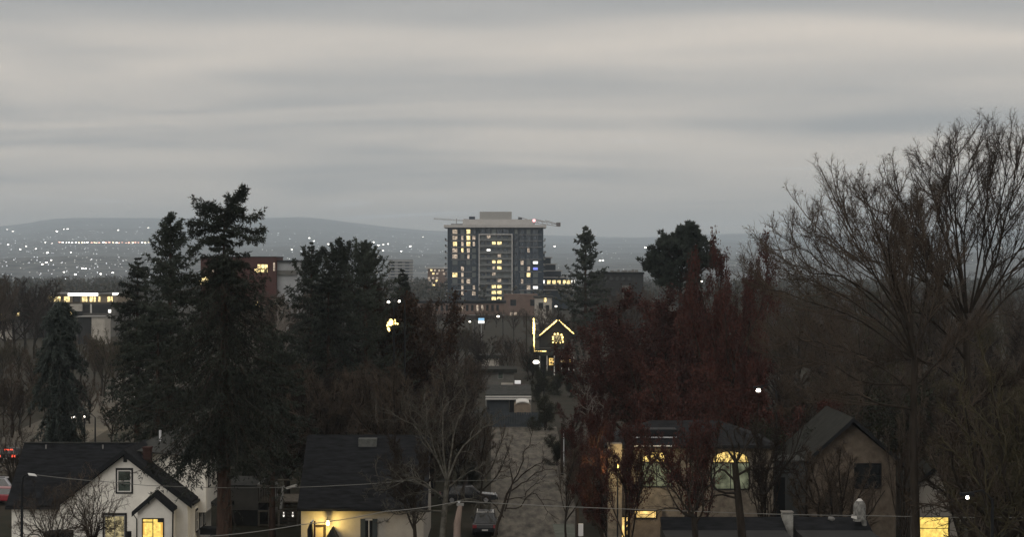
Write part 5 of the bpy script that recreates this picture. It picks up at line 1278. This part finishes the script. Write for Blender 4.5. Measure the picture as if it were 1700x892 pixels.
# shrubby trees before the white house
for k, (bp, dd, top, w_, lab, tw) in enumerate(((152, 138, 788, 44, 'grey many-stemmed bare shrub tree against the white gable wall', TWIG), (86, 137, 806, 62, 'fine-twigged bare shrub tree at the left corner of the white house', TWIG), (22, 165, 700, 40, 'thin bare tree at the left edge above the red car', TWIG_DARK))):
    g_y = 446 + H * F / dd; rr_ = random.Random(50 + k); st_y = g_y - (38 if k < 2 else 60)
    lbs = [[(bp, st_y), (bp + w_ * a * .3, st_y - (st_y - top) * .35), (bp + w_ * a * .75, st_y - (st_y - top) * .7 * c), (bp + w_ * a, st_y - (st_y - top) * c)] for a, c in [(-1, .7), (-.75, .9), (-.45, .97), (-.15, .92), (.1, 1), (.4, .95), (.7, .85), (1, .62), (-.9, .45), (.95, .4)]]
    skeleton_tree('bare_shrub', lab, 'tree', bp, dd, [(bp, g_y), (bp + 1, st_y + 24), (bp, st_y + 12), (bp, st_y)], lbs, .12, .045, sp_s[:1] + [dict(m=7, t0=.2, t1=1.0, ang=34, lr=.40, n=4, r0=.010, up=.08, wob=.25, lmin=.25), dict(m=3, t0=.3, t1=1.0, ang=38, lr=.5, n=3, r0=.006, up=.05, wob=.2, lmin=.2)], BARK, tw, 40 + k, depth_spread=1.6, both=2)
# pale birches right of the festive house
limbsB = [[(968, 640), (966, 600), (958, 560), (945, 540)], [(1003, 620), (1008, 590), (1012, 560), (1014, 535)], [(985, 650), (1000, 600), (992, 570), (980, 550)], [(968, 640), (960, 610), (950, 600), (940, 590)], [(1003, 620), (1020, 600), (1035, 590), (1030, 570)], [(985, 650), (975, 640), (965, 650), (955, 660)]]
skeleton_tree('birch_tree', 'pale bare birch stems in front of the red foliage, right of the festive house', 'tree', 985, 230, [(985, 753), (985, 720), (985, 680), (985, 650)], limbsB, .16, .08, sp_f, BARK_PALE, TWIG_PALE, 35, depth_spread=2, both=1)
limbsB = [[(972, 760), (968, 720), (975, 680), (965, 640)], [(972, 760), (990, 720), (1005, 690), (1010, 660)], [(972, 780), (955, 750), (945, 720), (940, 700)], [(972, 770), (985, 740), (985, 700), (990, 665)]]
skeleton_tree('birch_tree', 'slender pale bare birch low in the red foliage beside the alley', 'tree', 972, 170, [(972, 861), (972, 830), (972, 800), (972, 780)], limbsB, .13, .05, sp_f, BARK_PALE, TWIG_PALE, 36, depth_spread=1.6, both=1)

# generic bare trees (local, 12 m tall)
def bare_local(seed, h=12.0, spread=.34, trunk_frac=.28, nl=9, tw=TWIG, dens=1.0, leafn=0, leafmat=None, leafsize=.13, name='bare_tree', label='', cat='tree', bark=BARK, loc=(0, 0, -500), upright=.14, leafjit=.14):
    rng = np.random.default_rng(seed)
    tp = smooth_path([(0, 0, -.1), (.1 * rng.normal(), .1 * rng.normal(), h * .15), (.2 * rng.normal(), .2 * rng.normal(), h * trunk_frac * 1.3), (.3 * rng.normal(), .3 * rng.normal(), h * .6)], 10)
    parts = [tube_batch(tp[None], np.linspace(.022 * h, .008 * h, 10)[None], 7)]
    L1, R1 = grow(rng, tp[None], nl, .35, 1.0, 48, .95, 8, .0095 * h, up=upright, wob=.10, ltap=.25)
    zmax = L1[:, :, 2].max(); L1[:, :, 2] *= (h * .93) / zmax
    L1[:, :, :2] *= (spread * h) / np.abs(L1[:, :, :2]).max()
    parts.append(tube_batch(L1, R1, 5))
    L2, R2 = grow(rng, L1, int(8 * dens), .15, 1, 36, .42, 5, .0042 * h, up=.10, wob=.16)
    L3, R3 = grow(rng, L2, int(7 * dens), .15, 1, 36, .46, 4, .0025 * h, up=.08, wob=.2)
    L4, R4 = grow(rng, L3, int(5 * dens), .2, 1, 40, .6, 3, .0017 * h, up=.06, wob=.2, lmin=.03 * h)
    tw_parts = [tube_batch(L2, R2, 4), tube_batch(L3, R3, 3), tube_batch(L4, R4, 3)]
    leaf = None
    if leafn:
        pts = np.concatenate([L4.reshape(-1, 3), L3.reshape(-1, 3)]); pts = pts[rng.integers(0, len(pts), leafn)]
        leaf = leaves(rng, pts + rng.normal(size=pts.shape) * leafjit, leafsize)
    return emit_tree(name, label, cat, loc, parts, tw_parts, bark, tw, leaf, leafmat)
protos = {}
def proto(key, **kw):
    protos[key] = bare_local(**kw); return protos[key]
used = set()
def put(key, label, px, top, d, group=None, rz=None, rnd=random.Random(77), name=None, wide=1.0):
    z = Z(top, d); src = protos[key]
    if key not in used:
        used.add(key); r = src; r.location = (X(px, d), d, 0); r['label'] = label
        r.rotation_euler = (0, 0, rz if rz is not None else rnd.uniform(0, 6.28)); s = z / 12.0; r.scale = (s * wide, s * wide, s)
        if group: r['group'] = group
        return r
    return copy_tree(src, name or src.name.split('.')[0], label, (X(px, d), d, 0), z / 12.0 * wide, rz if rz is not None else rnd.uniform(0, 6.28), group, scalez=z / 12.0)
proto('b0', seed=101, tw=TWIG)
proto('b1', seed=102, tw=TWIG, spread=.42, nl=10)
proto('b2', seed=103, tw=TWIG_OLIVE, spread=.30, nl=11, upright=.2)
proto('b3', seed=104, tw=TWIG_DARK, spread=.40, nl=11, dens=1.15)
proto('p0', seed=105, tw=TWIG_PALE, spread=.28, nl=8, bark=BARK_PALE, name='birch_tree')
proto('r0', seed=106, tw=TWIG_RED, spread=.42, nl=11, leafn=26000, leafmat=LEAF_RED, leafsize=.125, name='red_leaved_tree')
proto('r1', seed=107, tw=TWIG_RED, spread=.36, nl=10, leafn=21000, leafmat=LEAF_RED, leafsize=.125, name='red_leaved_tree')
proto('r2', seed=116, tw=TWIG_RED, spread=.40, nl=10, leafn=9000, leafmat=LEAF_RED, leafsize=.14, name='red_leaved_tree')
proto('w0', seed=108, tw=TWIG_DARK, spread=.44, nl=12, leafn=15000, leafmat=LEAF_BROWN, leafsize=.17, name='brown_leaved_tree')
proto('g0', seed=109, tw=TWIG_DARK, spread=.46, nl=12, leafn=16000, leafmat=LEAF_HEDGE, leafsize=.2, name='evergreen_shrub', trunk_frac=.1, leafjit=.5)

# dark red trees centre right
put('r0', 'large dark red-leaved tree filling the centre right below the pine', 1110, 466, 205, 'dark red trees')
put('r1', 'dark red-leaved tree on the left flank of the red group', 1062, 522, 190, 'dark red trees')
put('r0', 'dark red-leaved tree on the right flank of the red group', 1195, 520, 185, 'dark red trees', rz=2.1)
put('r1', 'low dark red tree before the roof of the stucco house', 1090, 600, 160, 'dark red trees', rz=4.0)
put('r0', 'low dark red tree beside the lower alley', 985, 660, 165, 'dark red trees', rz=1.0, wide=.62)
put('r1', 'dark red shrub tree at the right of the alley gate', 950, 672, 240, 'dark red trees', rz=5.2)
put('r1', 'narrow red-leaved tree rising beside the low stucco wall', 1010, 700, 142, 'dark red trees', rz=.4, wide=.7)
put('r0', 'dim red tree behind the right end of the stucco roof', 1260, 600, 165, 'dark red trees', rz=3.3)
put('r1', 'slim tree with red leaf clusters high right of the pine', 1215, 398, 175, 'dark red trees', rz=2.7, wide=.45)
put('r1', 'thin red-brown treetop between the slim red tree and the tall bare trees', 1248, 440, 185, 'dark red trees', rz=.7, wide=.4)
put('r0', 'dim red-brown tree above the brown roof', 560, 640, 205, 'dark red trees', rz=.6)
put('r2', 'dark reddish tree between the two lit stucco house windows', 1148, 680, 129, 'dark red trees', rz=1.7, wide=.62)
put('r2', 'dark reddish tree covering the left corner of the stucco house', 1040, 690, 131, 'dark red trees', rz=2.9, wide=.55)
# pale / individual bare ones
put('b1', 'grey bare tree beside the left street lamp post', 185, 660, 240, rz=.5)
put('b0', 'bare tree in front of the pale building at the left', 20, 600, 255)
put('p0', 'pale bare birch behind the tall fir, right of its trunk', 440, 495, 300)
put('p0', 'pale whitish birch top beside the festive house', 968, 560, 330)
# brown thickets: many similar bare trees
rb = random.Random(12)
ORD = 'first second third fourth fifth sixth seventh eighth ninth tenth eleventh twelfth thirteenth fourteenth fifteenth sixteenth seventeenth eighteenth nineteenth twentieth'.split() + ['twenty-' + a for a in 'first second third fourth fifth sixth seventh eighth ninth'.split()] + ['thirtieth'] + ['thirty-' + a for a in 'first second third fourth fifth sixth'.split()]
def thicket(n, x0, x1, top, d0, d1, lab, grp, keys=('b0', 'b1', 'b2', 'b3'), jit=16):
    for i in range(n):
        px = x0 + (x1 - x0) * (i + rb.uniform(0, 1)) / n; d = rb.uniform(d0, d1)
        t = top(px) if callable(top) else top
        # never higher than a plausible 22 m
        t = max(t + rb.uniform(-3, jit), 446 + (H - 21) * F / d)
        put(rb.choice(keys), ORD[i] + ' from the left: ' + lab, px, t, d, grp)
thicket(20, -40, 240, lambda p: 556 + 8 * math.sin(p / 40), 290, 400, 'brown bare tree behind the drooping evergreen', 'bare trees of the left thicket', ('b0', 'b2', 'b1'))
thicket(11, -40, 150, lambda p: 625, 215, 280, 'bare tree behind the white house roof', 'bare trees before the left thicket', ('b2', 'b0', 'b3'))
thicket(8, -35, 75, lambda p: 447 + abs(p - 25) * .35, 430, 520, 'bare tree of the domed clump at the left skyline', 'bare trees of the left dome', ('b1', 'b3', 'b0'), 8)
thicket(9, 60, 240, 478, 900, 1200, 'distant bare treetop behind the modern block', 'distant treetops at left', ('b1', 'b0'), 8)
thicket(24, 615, 880, lambda p: 540 + (14 if p > 800 else 0), 360, 520, 'bare tree in the dim mass left of the festive house', 'bare trees of the centre mass', ('b0', 'b1', 'b3', 'b2'))
thicket(20, 600, 800, lambda p: 585, 240, 340, 'bare tree in the dark mass behind the lichen tree', 'bare trees behind the lichen tree', ('b3', 'b0', 'b1'))
thicket(12, 600, 780, lambda p: 665, 180, 225, 'bare tree low behind the charcoal roof', 'low bare trees at the centre', ('b3', 'b1'))
thicket(12, 690, 880, 512, 600, 820, 'bare treetop before the long low building', 'treetops below the tower', ('b1', 'b0'), 10)
thicket(12, 890, 1060, 508, 480, 700, 'bare treetop among roofs right of the tower foot', 'treetops right of the tower', ('b1', 'b3'), 12)
thicket(28, 1190, 1760, lambda p: 466 + 8 * math.sin(p / 50), 420, 600, 'bare tree at the back of the right wood', 'back row of the right wood', ('b0', 'b1', 'b2'), 14)
thicket(32, 1230, 1780, lambda p: 500 + 10 * math.sin(p / 37), 240, 380, 'bare tree in the middle of the right wood', 'middle row of the right wood', ('b1', 'b0', 'b2', 'b3'), 20)
thicket(22, 1290, 1790, lambda p: 580 + 20 * math.sin(p / 30), 166, 225, 'bare tree at the front of the right wood', 'front row of the right wood', ('b1', 'b3', 'b2'), 30)
thicket(9, 1590, 1760, lambda p: 640, 126, 146, 'tangled bare tree before the pale gable house', 'tangled trees at the lower right', ('b3', 'b2'), 70)
thicket(2, 1345, 1400, lambda p: 710, 128, 138, 'thin bare tree in front of the stone house', 'thin trees before the stone house', ('b0',), 30)
thicket(14, 380, 640, 595, 220, 300, 'dark bare tree between the tall fir and the centre evergreens', 'bare trees between the evergreens', ('b3', 'b0'))
thicket(15, 440, 720, lambda p: 590 + 14 * math.sin(p / 22), 166, 184, 'fine bare tree before the centre evergreens, above the charcoal roof', 'bare trees before the centre evergreens', ('b3', 'b0', 'b1'), 30)
put('b0', 'near bare tree tangling in front of the tallest trunk', 1662, 600, 110, 'near tangled trees at the right')
put('b2', 'near bare tree at the right edge below the tallest crown', 1730, 585, 106, 'near tangled trees at the right')
put('b1', 'near bare tree between the stone house and the yellow window', 1500, 650, 132, 'near tangled trees at the right', wide=.36)
put('b3', 'thin dark tree at the right corner of the stucco house', 1272, 650, 134, wide=.5)
put('b3', 'fine bare tree beside the right end of the charcoal roof', 688, 690, 144, wide=.8)
put('r0', 'broad red tree at the heart of the red group', 1155, 492, 215, 'dark red trees', rz=2.5)
put('r1', 'broad red tree below the pine in the red group', 1085, 486, 200, 'dark red trees', rz=.2, wide=1.15)
thicket(10, 700, 868, lambda p: 556, 420, 560, 'bare tree beyond the flat grey garage', 'bare trees beyond the alley garages', ('b3', 'b1'), 14)
thicket(7, 400, 500, 474, 320, 480, 'bare tree covering the foot of the red brick block', 'bare trees below the brick block', ('b1', 'b0'), 14)
thicket(6, 990, 1080, 476, 480, 600, 'bare tree before the flat-roofed block', 'bare trees before the flat-roofed block', ('b1', 'b0'), 10)
put('b1', 'fine bare tree rising left of the sapling beside the alley', 800, 690, 176, wide=.7)
put('b1', 'fine twiggy tree reaching over the gravel alley from the right', 940, 735, 156, wide=.6)
# hedges and shrubs
for px, top, d, lab, key in ((884, 575, 385, 'tall dark evergreen shrub just left of the festive house', 'g0'), (893, 625, 318, 'dark round bush above the carport', 'g0'), (900, 608, 345, 'dark evergreen shrub below the festive house, beside the alley', 'g0'), (925, 612, 335, 'rounded dark evergreen shrub in front of the festive house porch', 'g0'), (948, 622, 330, 'dark evergreen bush at the right end of the festive porch', 'g0'), (255, 668, 255, 'dark red-black bush beyond the white house ridge', 'g0'),
                             (110, 706, 200, 'dark evergreen bush under the drooping evergreen', 'g0'), (905, 655, 262, 'dark shrub right of the alley gate', 'g0'), (780, 760, 190, 'dark shrub along the alley left side', 'g0'), (925, 720, 215, 'dark hedge shrub at the right alley edge', 'g0'),
                             (1300, 700, 155, 'dark evergreen bush between the stucco and stone houses', 'g0'), (1500, 640, 160, 'dark evergreen leaning over the stone house', 'g0'), (700, 700, 200, 'dark shrub behind the lichen tree', 'g0'), (410, 760, 185, 'dark shrub behind the garage wall', 'g0'), (450, 750, 190, 'dark shrub behind the wooden deck', 'g0')):
    put(key, lab, px, top, d)
put('w0', 'brown-leaved oak at the right of the centre evergreens, with lamps behind it', 655, 452, 215, wide=.85)
put('w0', 'dull brown-leaved tree right of the brown oak', 688, 492, 260, rz=1.0, wide=.6)

# ------------------------------------------------------------------ conifers
def conifer(name, label, px, top, d, prof, z_low, mat_n, seed, droop=.5, step=.42, per=5, br_r=.045, rt=None, lean=0.0, tw_m=11, sprays=5, sl=.30, sw=.055, extra=None, tip_up=.25, elev=(35, -12), hang=.25, group=None, trunk_vis=None, ragged=.25, cap_prof=None, base_py=None, bark=BARK_FIR):
    """prof(t): half width in metres at t=0 (top) .. 1 (crown base)"""
    rng = np.random.default_rng(seed)
    base = np.array([X(px, d), d, 0.0]); h = Z(top, d)
    rt = rt or h * .017
    tp = smooth_path([(0, 0, -.1), (0, 0, h * .3), (lean * .4, 0, h * .7), (lean, 0, h)], 16)
    parts = [tube_batch(tp[None], (rt * (1 - np.linspace(0, .97, 16) ** 1.15))[None], 10)]
    zs = []
    z = h - .15
    while z > z_low:
        zs.append(z); z -= step * rng.uniform(.6, 1.4) * (0.75 + .4 * min(1, (h - z) / h * 2.2))
    P0_, D0_, L0_ = [], [], []
    for z in zs:
        t = (h - z) / (h - z_low); k = max(3, int(round(per * rng.uniform(.7, 1.3)))); a0 = rng.uniform(0, 6.28)
        for j in range(k):
            a = a0 + j * 6.283 / k + rng.normal() * .3
            ln = prof(t) * rng.uniform(1 - ragged * 1.5, 1 + ragged * .6)
            e = RAD(elev[0] + (elev[1] - elev[0]) * min(1, t * 2.0) + rng.normal() * 9)
            c = np.array([np.interp(z, tp[:, 2], tp[:, 0]), 0, z])
            P0_.append(c); D0_.append((math.cos(a) * math.cos(e), math.sin(a) * math.cos(e), math.sin(e))); L0_.append(max(ln, .12))
    P0_, D0_, L0_ = np.array(P0_), np.array(D0_), np.array(L0_)[:, None]
    n = 7; B = len(P0_); BP = np.empty((B, n, 3)); BP[:, 0] = P0_; Dv = D0_.copy()
    for i in range(1, n):
        s = i / (n - 1)
        Dv = nrm(Dv + np.array([0, 0, (-droop * .30 if s < .65 else tip_up * .5)]) + rng.normal(size=(B, 3)) * .09)
        BP[:, i] = BP[:, i - 1] + Dv * L0_ / (n - 1)
    if extra is not None:
        ex = [px_path(e_[0], d, rng, e_[1], n) - base for e_ in extra]
        BP = np.concatenate([BP, np.array(ex)]); L0_ = np.concatenate([L0_, plen(np.array(ex))[:, None]])
        n_ex = len(ex)
    else: n_ex = 0
    rb_ = (br_r * (.35 + .65 * np.clip(L0_ / max(1e-3, L0_.max()), 0, 1))) * np.linspace(1, .25, n)[None]
    if n_ex: rb_[-n_ex:] *= 1.3
    tw = [tube_batch(BP, rb_, 4)]
    L2, R2 = grow(rng, BP, tw_m, .12, 1.0, 55, .30, 4, .010, up=-hang, wob=.12, side=True, ltap=.65, lmin=.12)
    tw.append(tube_batch(L2, R2, 3))
    # needle sprays
    fB = np.clip(L0_[:, 0] / 1.3, .28, 1.0)
    def sp(P_, m, t0, s_, w_, out_=.5, f=None):
        t = rng.uniform(t0, 1, (len(P_), m)); pos, tan = sample_path(P_, t)
        pos = pos.reshape(-1, 3); tan = tan.reshape(-1, 3)
        ff = np.ones((len(pos), 1)) if f is None else np.repeat(f, m)[:, None]
        D_ = nrm(tan * out_ * 2 + rng.normal(size=pos.shape) * .75 + np.array([0, 0, -.30 if hang > 0 else .15]))
        return spray(rng, pos, D_, s_ * ff * rng.uniform(.6, 1.3, (len(pos), 1)), w_ * (ff ** .5) * rng.uniform(.7, 1.3, (len(pos), 1)))
    a_ = sp(L2, sprays, .05, sl, sw, f=np.repeat(fB, tw_m)); b_ = sp(BP, tw_m * 2, .2, sl, sw, f=fB)
    if n_ex:
        ek = 1.0 if seed == 201 else .6
        E3, _ = grow(rng, BP[-n_ex:], 34, .1, 1.0, 60 if ek == 1 else 48, .16, 3, .01, up=-.1 if ek == 1 else .2, wob=.2, lmin=.35 * ek, ltap=.8)
        c_ = sp(E3, 9, .0, sl * .9 * ek, sw); c2 = sp(BP[-n_ex:], 120, .1, sl * ek, sw)
        lf = [a_, b_, c_, c2]
    else: lf = [a_, b_]
    return emit_tree(name, label, 'tree', base, parts, tw, bark, TWIG_DARK, merge(lf), mat_n, group, base=None, leafname='needles')
def profile(pts):
    ts, ws = zip(*pts); return lambda t: float(np.interp(t, ts, ws))
ppm = lambda d: F / d
# tall ragged fir (d=136: 26.5 px per metre)
ex = [([(375, 385), (378, 360), (383, 342), (380, 325)], .3), ([(378, 352), (388, 335), (398, 320), (406, 309)], -.4), ([(383, 335), (392, 330), (400, 326), (404, 322)], .4),
      ([(372, 372), (395, 358), (415, 362), (433, 352)], -.5), ([(374, 378), (400, 378), (420, 385), (437, 378)], .8), ([(374, 385), (395, 388), (415, 398), (434, 396)], -1.0), ([(372, 365), (385, 350), (395, 346), (402, 348)], -.7),
      ([(372, 378), (350, 360), (335, 352), (322, 328)], .8), ([(370, 382), (345, 372), (330, 368), (314, 372)], -.8), ([(368, 390), (345, 380), (328, 386), (316, 384)], .9), ([(372, 372), (355, 350), (345, 345), (338, 340)], .0), ([(368, 395), (348, 394), (330, 404), (318, 418)], -.9),
      ([(372, 372), (365, 352), (356, 342), (350, 340)], .5), ([(370, 700), (340, 730), (312, 765), (290, 792)], -1.2), ([(370, 690), (335, 715), (315, 745), (297, 778)], -1.0)]
pf = profile([(0, .4), (.08, .75), (.16, 1.15), (.22, 2.1), (.3, 3.5), (.42, 4.7), (.6, 5.9), (.78, 6.4), (.9, 5.8), (1, 2.4)])
conifer('fir_tree', 'tall ragged dark fir with broken crooked top and bare lower trunk, left of centre', 372, 345, 136, pf, Z(752, 136), NEEDLE, 201, droop=.75, step=.36, per=7, tw_m=15, sprays=9, sl=.27, sw=.036, extra=ex, rt=.56, ragged=.42, hang=.42)
conifer('fir_tree', 'dense dark fir with blunt top just left of the tall ragged fir', 283, 355, 172, profile([(0, .2), (.03, .6), (.06, .9), (.2, 2.1), (.3, 2.6), (.5, 3.2), (.8, 4.4), (1, 4.4)]), Z(700, 172), NEEDLE, 202, droop=.3, step=.45, per=6, tw_m=10, sprays=8, sl=.32, sw=.052, elev=(55, 5), hang=.15, ragged=.45, tip_up=.5)
conifer('fir_tree', 'smaller pointed fir left of the two tall firs', 228, 428, 182, profile([(0, .2), (.1, 1.0), (.3, 1.9), (.6, 2.6), (1, 3.2)]), Z(690, 182), NEEDLE, 203, droop=.4, step=.42, per=6, tw_m=9, sprays=8, sl=.32, sw=.052, ragged=.45)
conifer('fir_tree', 'broad low evergreen filling the gap left of the tall ragged fir', 262, 500, 166, profile([(0, .3), (.1, 1.6), (.4, 3.0), (.8, 3.6), (1, 3.6)]), Z(720, 166), NEEDLE, 212, droop=.5, step=.45, per=6, tw_m=10, sprays=8, sl=.30, sw=.05, ragged=.4)
conifer('fir_tree', 'broad low evergreen filling the gap right of the tall ragged fir', 452, 540, 158, profile([(0, .3), (.1, 1.6), (.4, 2.8), (.8, 3.4), (1, 3.4)]), Z(770, 158), NEEDLE, 213, droop=.5, step=.45, per=6, tw_m=10, sprays=8, sl=.30, sw=.05, ragged=.4)
conifer('drooping_cypress', 'weeping blue-green evergreen with hanging boughs left of the firs', 100, 500, 192, profile([(0, .9), (.06, 1.7), (.3, 2.7), (.6, 3.2), (1, 3.4)]), 2.2, NEEDLE_BLUE, 204, droop=1.15, step=.40, per=7, tw_m=12, sprays=8, sl=.42, sw=.05, elev=(30, 10), hang=1.0, ragged=.45, tip_up=-.5)
conifer('fir_tree', 'left pointed evergreen of the centre group', 517, 402, 205, profile([(0, .1), (.03, .35), (.1, 1.1), (.25, 2.5), (.5, 3.9), (.8, 4.8), (1, 4.8)]), 5.0, NEEDLE, 205, extra=[([(516, 450), (508, 430), (504, 411)], .5), ([(517, 455), (530, 430), (534, 413)], -.5), ([(517, 470), (495, 450), (488, 432)], .8)], droop=.35, step=.45, per=6, tw_m=10, sprays=8, sl=.32, sw=.052, elev=(50, 5), ragged=.45, group='centre evergreens')
conifer('fir_tree', 'tallest evergreen in the middle of the centre group', 565, 395, 212, profile([(0, .1), (.03, .4), (.08, 1.3), (.18, 2.5), (.3, 3.2), (.5, 4.0), (.8, 4.8), (1, 5.0)]), 5.0, NEEDLE, 206, extra=[([(564, 440), (554, 420), (550, 404)], .5), ([(566, 440), (578, 420), (580, 402)], -.6), ([(566, 470), (545, 445), (540, 425)], 1)], droop=.2, step=.45, per=6, tw_m=10, sprays=8, sl=.32, sw=.052, elev=(60, 15), ragged=.45, group='centre evergreens')
conifer('fir_tree', 'right evergreen of the centre group with upswept spires', 607, 400, 208, profile([(0, .1), (.05, .5), (.12, 1.6), (.25, 2.9), (.5, 4.2), (.8, 4.8), (1, 5.0)]), 5.0, NEEDLE, 207, extra=[([(606, 450), (594, 425), (590, 398)], .5), ([(608, 455), (618, 430), (623, 412)], -.6), ([(608, 460), (620, 445), (633, 428)], 1), ([(606, 440), (602, 420), (603, 405)], 1)], droop=.1, step=.45, per=6, tw_m=10, sprays=8, sl=.32, sw=.052, elev=(65, 20), ragged=.45, hang=-.1, group='centre evergreens')
conifer('fir_tree', 'dark evergreen filling behind the charcoal roofed house', 545, 455, 190, profile([(0, .3), (.1, 1.8), (.4, 3.6), (.8, 4.6), (1, 4.8)]), 4.0, NEEDLE, 211, droop=.4, step=.5, per=6, tw_m=9, sprays=8, sl=.32, sw=.052, ragged=.45)
conifer('fir_tree', 'small dark evergreen tip above the brown oak', 668, 448, 280, profile([(0, .2), (.1, .9), (.3, 2.0), (.8, 3.4), (1, 3.6)]), 3, NEEDLE, 208, droop=.3, step=.5, per=6, tw_m=8, sprays=6, sl=.5, sw=.10, ragged=.3)
conifer('fir_tree', 'sparse pointed conifer right of the tower', 972, 377, 415, profile([(0, .3), (.1, 1.7), (.2, 2.4), (.32, 3.4), (.4, 4.9), (.6, 5.2), (.85, 6.0), (1, 6.0)]), 3, NEEDLE, 209, droop=.15, step=.85, per=5, tw_m=8, sprays=4, sl=.62, sw=.14, elev=(35, 5), hang=.05, ragged=.4, br_r=.09)
# broad pine right: clumped crown
def pine(name, label, px, top, d, seed, clumps, m):
    rng = np.random.default_rng(seed); base = np.array([X(px, d), d, 0.0])
    tp = smooth_path([(0, 0, -.1), (.1, 0, 7), (-.1, 0, 14), (.2, 0, Z(top + 20, d))], 12)
    parts = [tube_batch(tp[None], np.linspace(.42, .12, 12)[None], 9)]
    lb = []; pts = []; dirs = []
    for (cx_, cy_, r_) in clumps:
        for k in range(3):
            c = np.array(W(cx_, cy_, d)) - base + np.array([rng.normal() * .4, rng.uniform(-2.2, 2.2), rng.normal() * .3])
            z0 = min(max(c[2] - rng.uniform(1.5, 3), 3), tp[-1, 2] - .2); s_ = np.array([np.interp(z0, tp[:, 2], tp[:, 0]), 0, z0])
            lb.append(smooth_path([s_, s_ * .4 + c * .6 + np.array([0, 0, -.5]), c], 8))
            rr_ = r_ / ppm(d)
            for q_ in range(6):      # tufts of needles round each bough end
                cc = c + rng.normal(size=3) * np.array([.62, .62, .5]) * rr_
                nn = 46; u_ = nrm(rng.normal(size=(nn, 3))) * (rng.uniform(.1, 1, (nn, 1)) ** .5) * np.array([1, 1, .6]) * rr_ * .34
                pts.append(cc + u_); dirs.append(nrm(u_) + np.array([0, 0, .7]) + rng.normal(size=(nn, 3)) * .3)
    lb = np.array(lb); tw = [tube_batch(lb, .10 * np.linspace(1, .3, 8)[None] * np.ones((len(lb), 1)), 5)]
    L2, R2 = grow(rng, lb, 9, .4, 1, 45, .35, 4, .03, up=.15, wob=.2); tw.append(tube_batch(L2, R2, 3))
    P_ = np.concatenate(pts); D_ = np.concatenate(dirs)
    return emit_tree(name, label, 'tree', base, parts, tw, BARK, TWIG_DARK, spray(rng, P_, D_, .50 * rng.uniform(.6, 1.4, (len(P_), 1)), .10 * np.ones((len(P_), 1))), m, leafname='needles')
cl = [(1142, 382, 10), (1130, 388, 9), (1155, 388, 9), (1112, 398, 9), (1104, 410, 9), (1125, 402, 12), (1145, 400, 13), (1162, 402, 11), (1090, 418, 10), (1080, 430, 9), (1095, 435, 12), (1115, 420, 13), (1138, 420, 14), (1160, 420, 13), (1175, 425, 10), (1184, 434, 8), (1170, 440, 12),
      (1150, 440, 14), (1128, 442, 14), (1105, 450, 14), (1085, 448, 11), (1076, 445, 6), (1120, 462, 15), (1145, 460, 14), (1098, 468, 12), (1108, 406, 8), (1148, 378, 6), (1135, 379, 5)]
pine('pine_tree', 'broad dark pine with clumped rounded crown above the red trees', 1130, 375, 300, 301, cl, NEEDLE_PINE)
cl = [(160 + 0, 0, 0)]

# ------------------------------------------------------------------ far tree belt as stuff and leaf litter
def far_wood():
    rng = np.random.default_rng(9); n = 2600
    d = rng.uniform(950, 2300, n); x = rng.uniform(-1, 1, n) * d * .33
    h = rng.uniform(6, 13, n) * (1 - .0 * d)
    V = []; Q = []
    P_ = []; D_ = []; S_ = []
    for i in range(n):
        k = 22; w_ = rng.uniform(2.5, 5)
        p = np.stack([x[i] + rng.normal(size=k) * w_ * .6, d[i] + rng.normal(size=k) * w_ * .6, h[i] * rng.uniform(.2, .95, k) - .5], 1)
        P_.append(p); D_.append(rng.normal(size=(k, 3)) + np.array([0, 0, 1.2])); S_.append(np.full((k, 1), rng.uniform(1.6, 3.2)))
    P_ = np.concatenate(P_); v_, t_ = spray(rng, P_, np.concatenate(D_), np.concatenate(S_), np.concatenate(S_) * .32)
    o = link('far_wood', np_mesh('far_wood', v_, None, t_, [FARW])); props(o, 'dim far belt of trees on the plain between the houses and the hills', 'wood', None, 'stuff')
FARW = foliage_mat('far_wood', (.025, .028, .022), (.085, .075, .06), .02)
far_wood()

# ------------------------------------------------------------------ haze
hb = MB().box(-12000, 12000, -400, 14500, -60, 420).build('haze', None) if False else None
me = bpy.data.meshes.new('haze'); mbh = MB().box(-25000, 25000, -400, 24000, -520, 570)
me.from_pydata(mbh.v, [], mbh.f); me.update()
hz = link('haze', me); hz['kind'] = 'stuff'; hz['label'] = 'thin blue-grey evening haze filling the air'; hz.display_type = 'WIRE'
m = bpy.data.materials.new('haze'); m.use_nodes = True; m.node_tree.nodes.clear()
pv = m.node_tree.nodes.new('ShaderNodeVolumePrincipled'); mo = m.node_tree.nodes.new('ShaderNodeOutputMaterial')
pv.inputs['Color'].default_value = (.77, .89, 1.0, 1); pv.inputs['Density'].default_value = 9.5e-5; pv.inputs['Anisotropy'].default_value = .45
m.node_tree.links.new(pv.outputs[0], mo.inputs['Volume'])
me.materials.append(m)
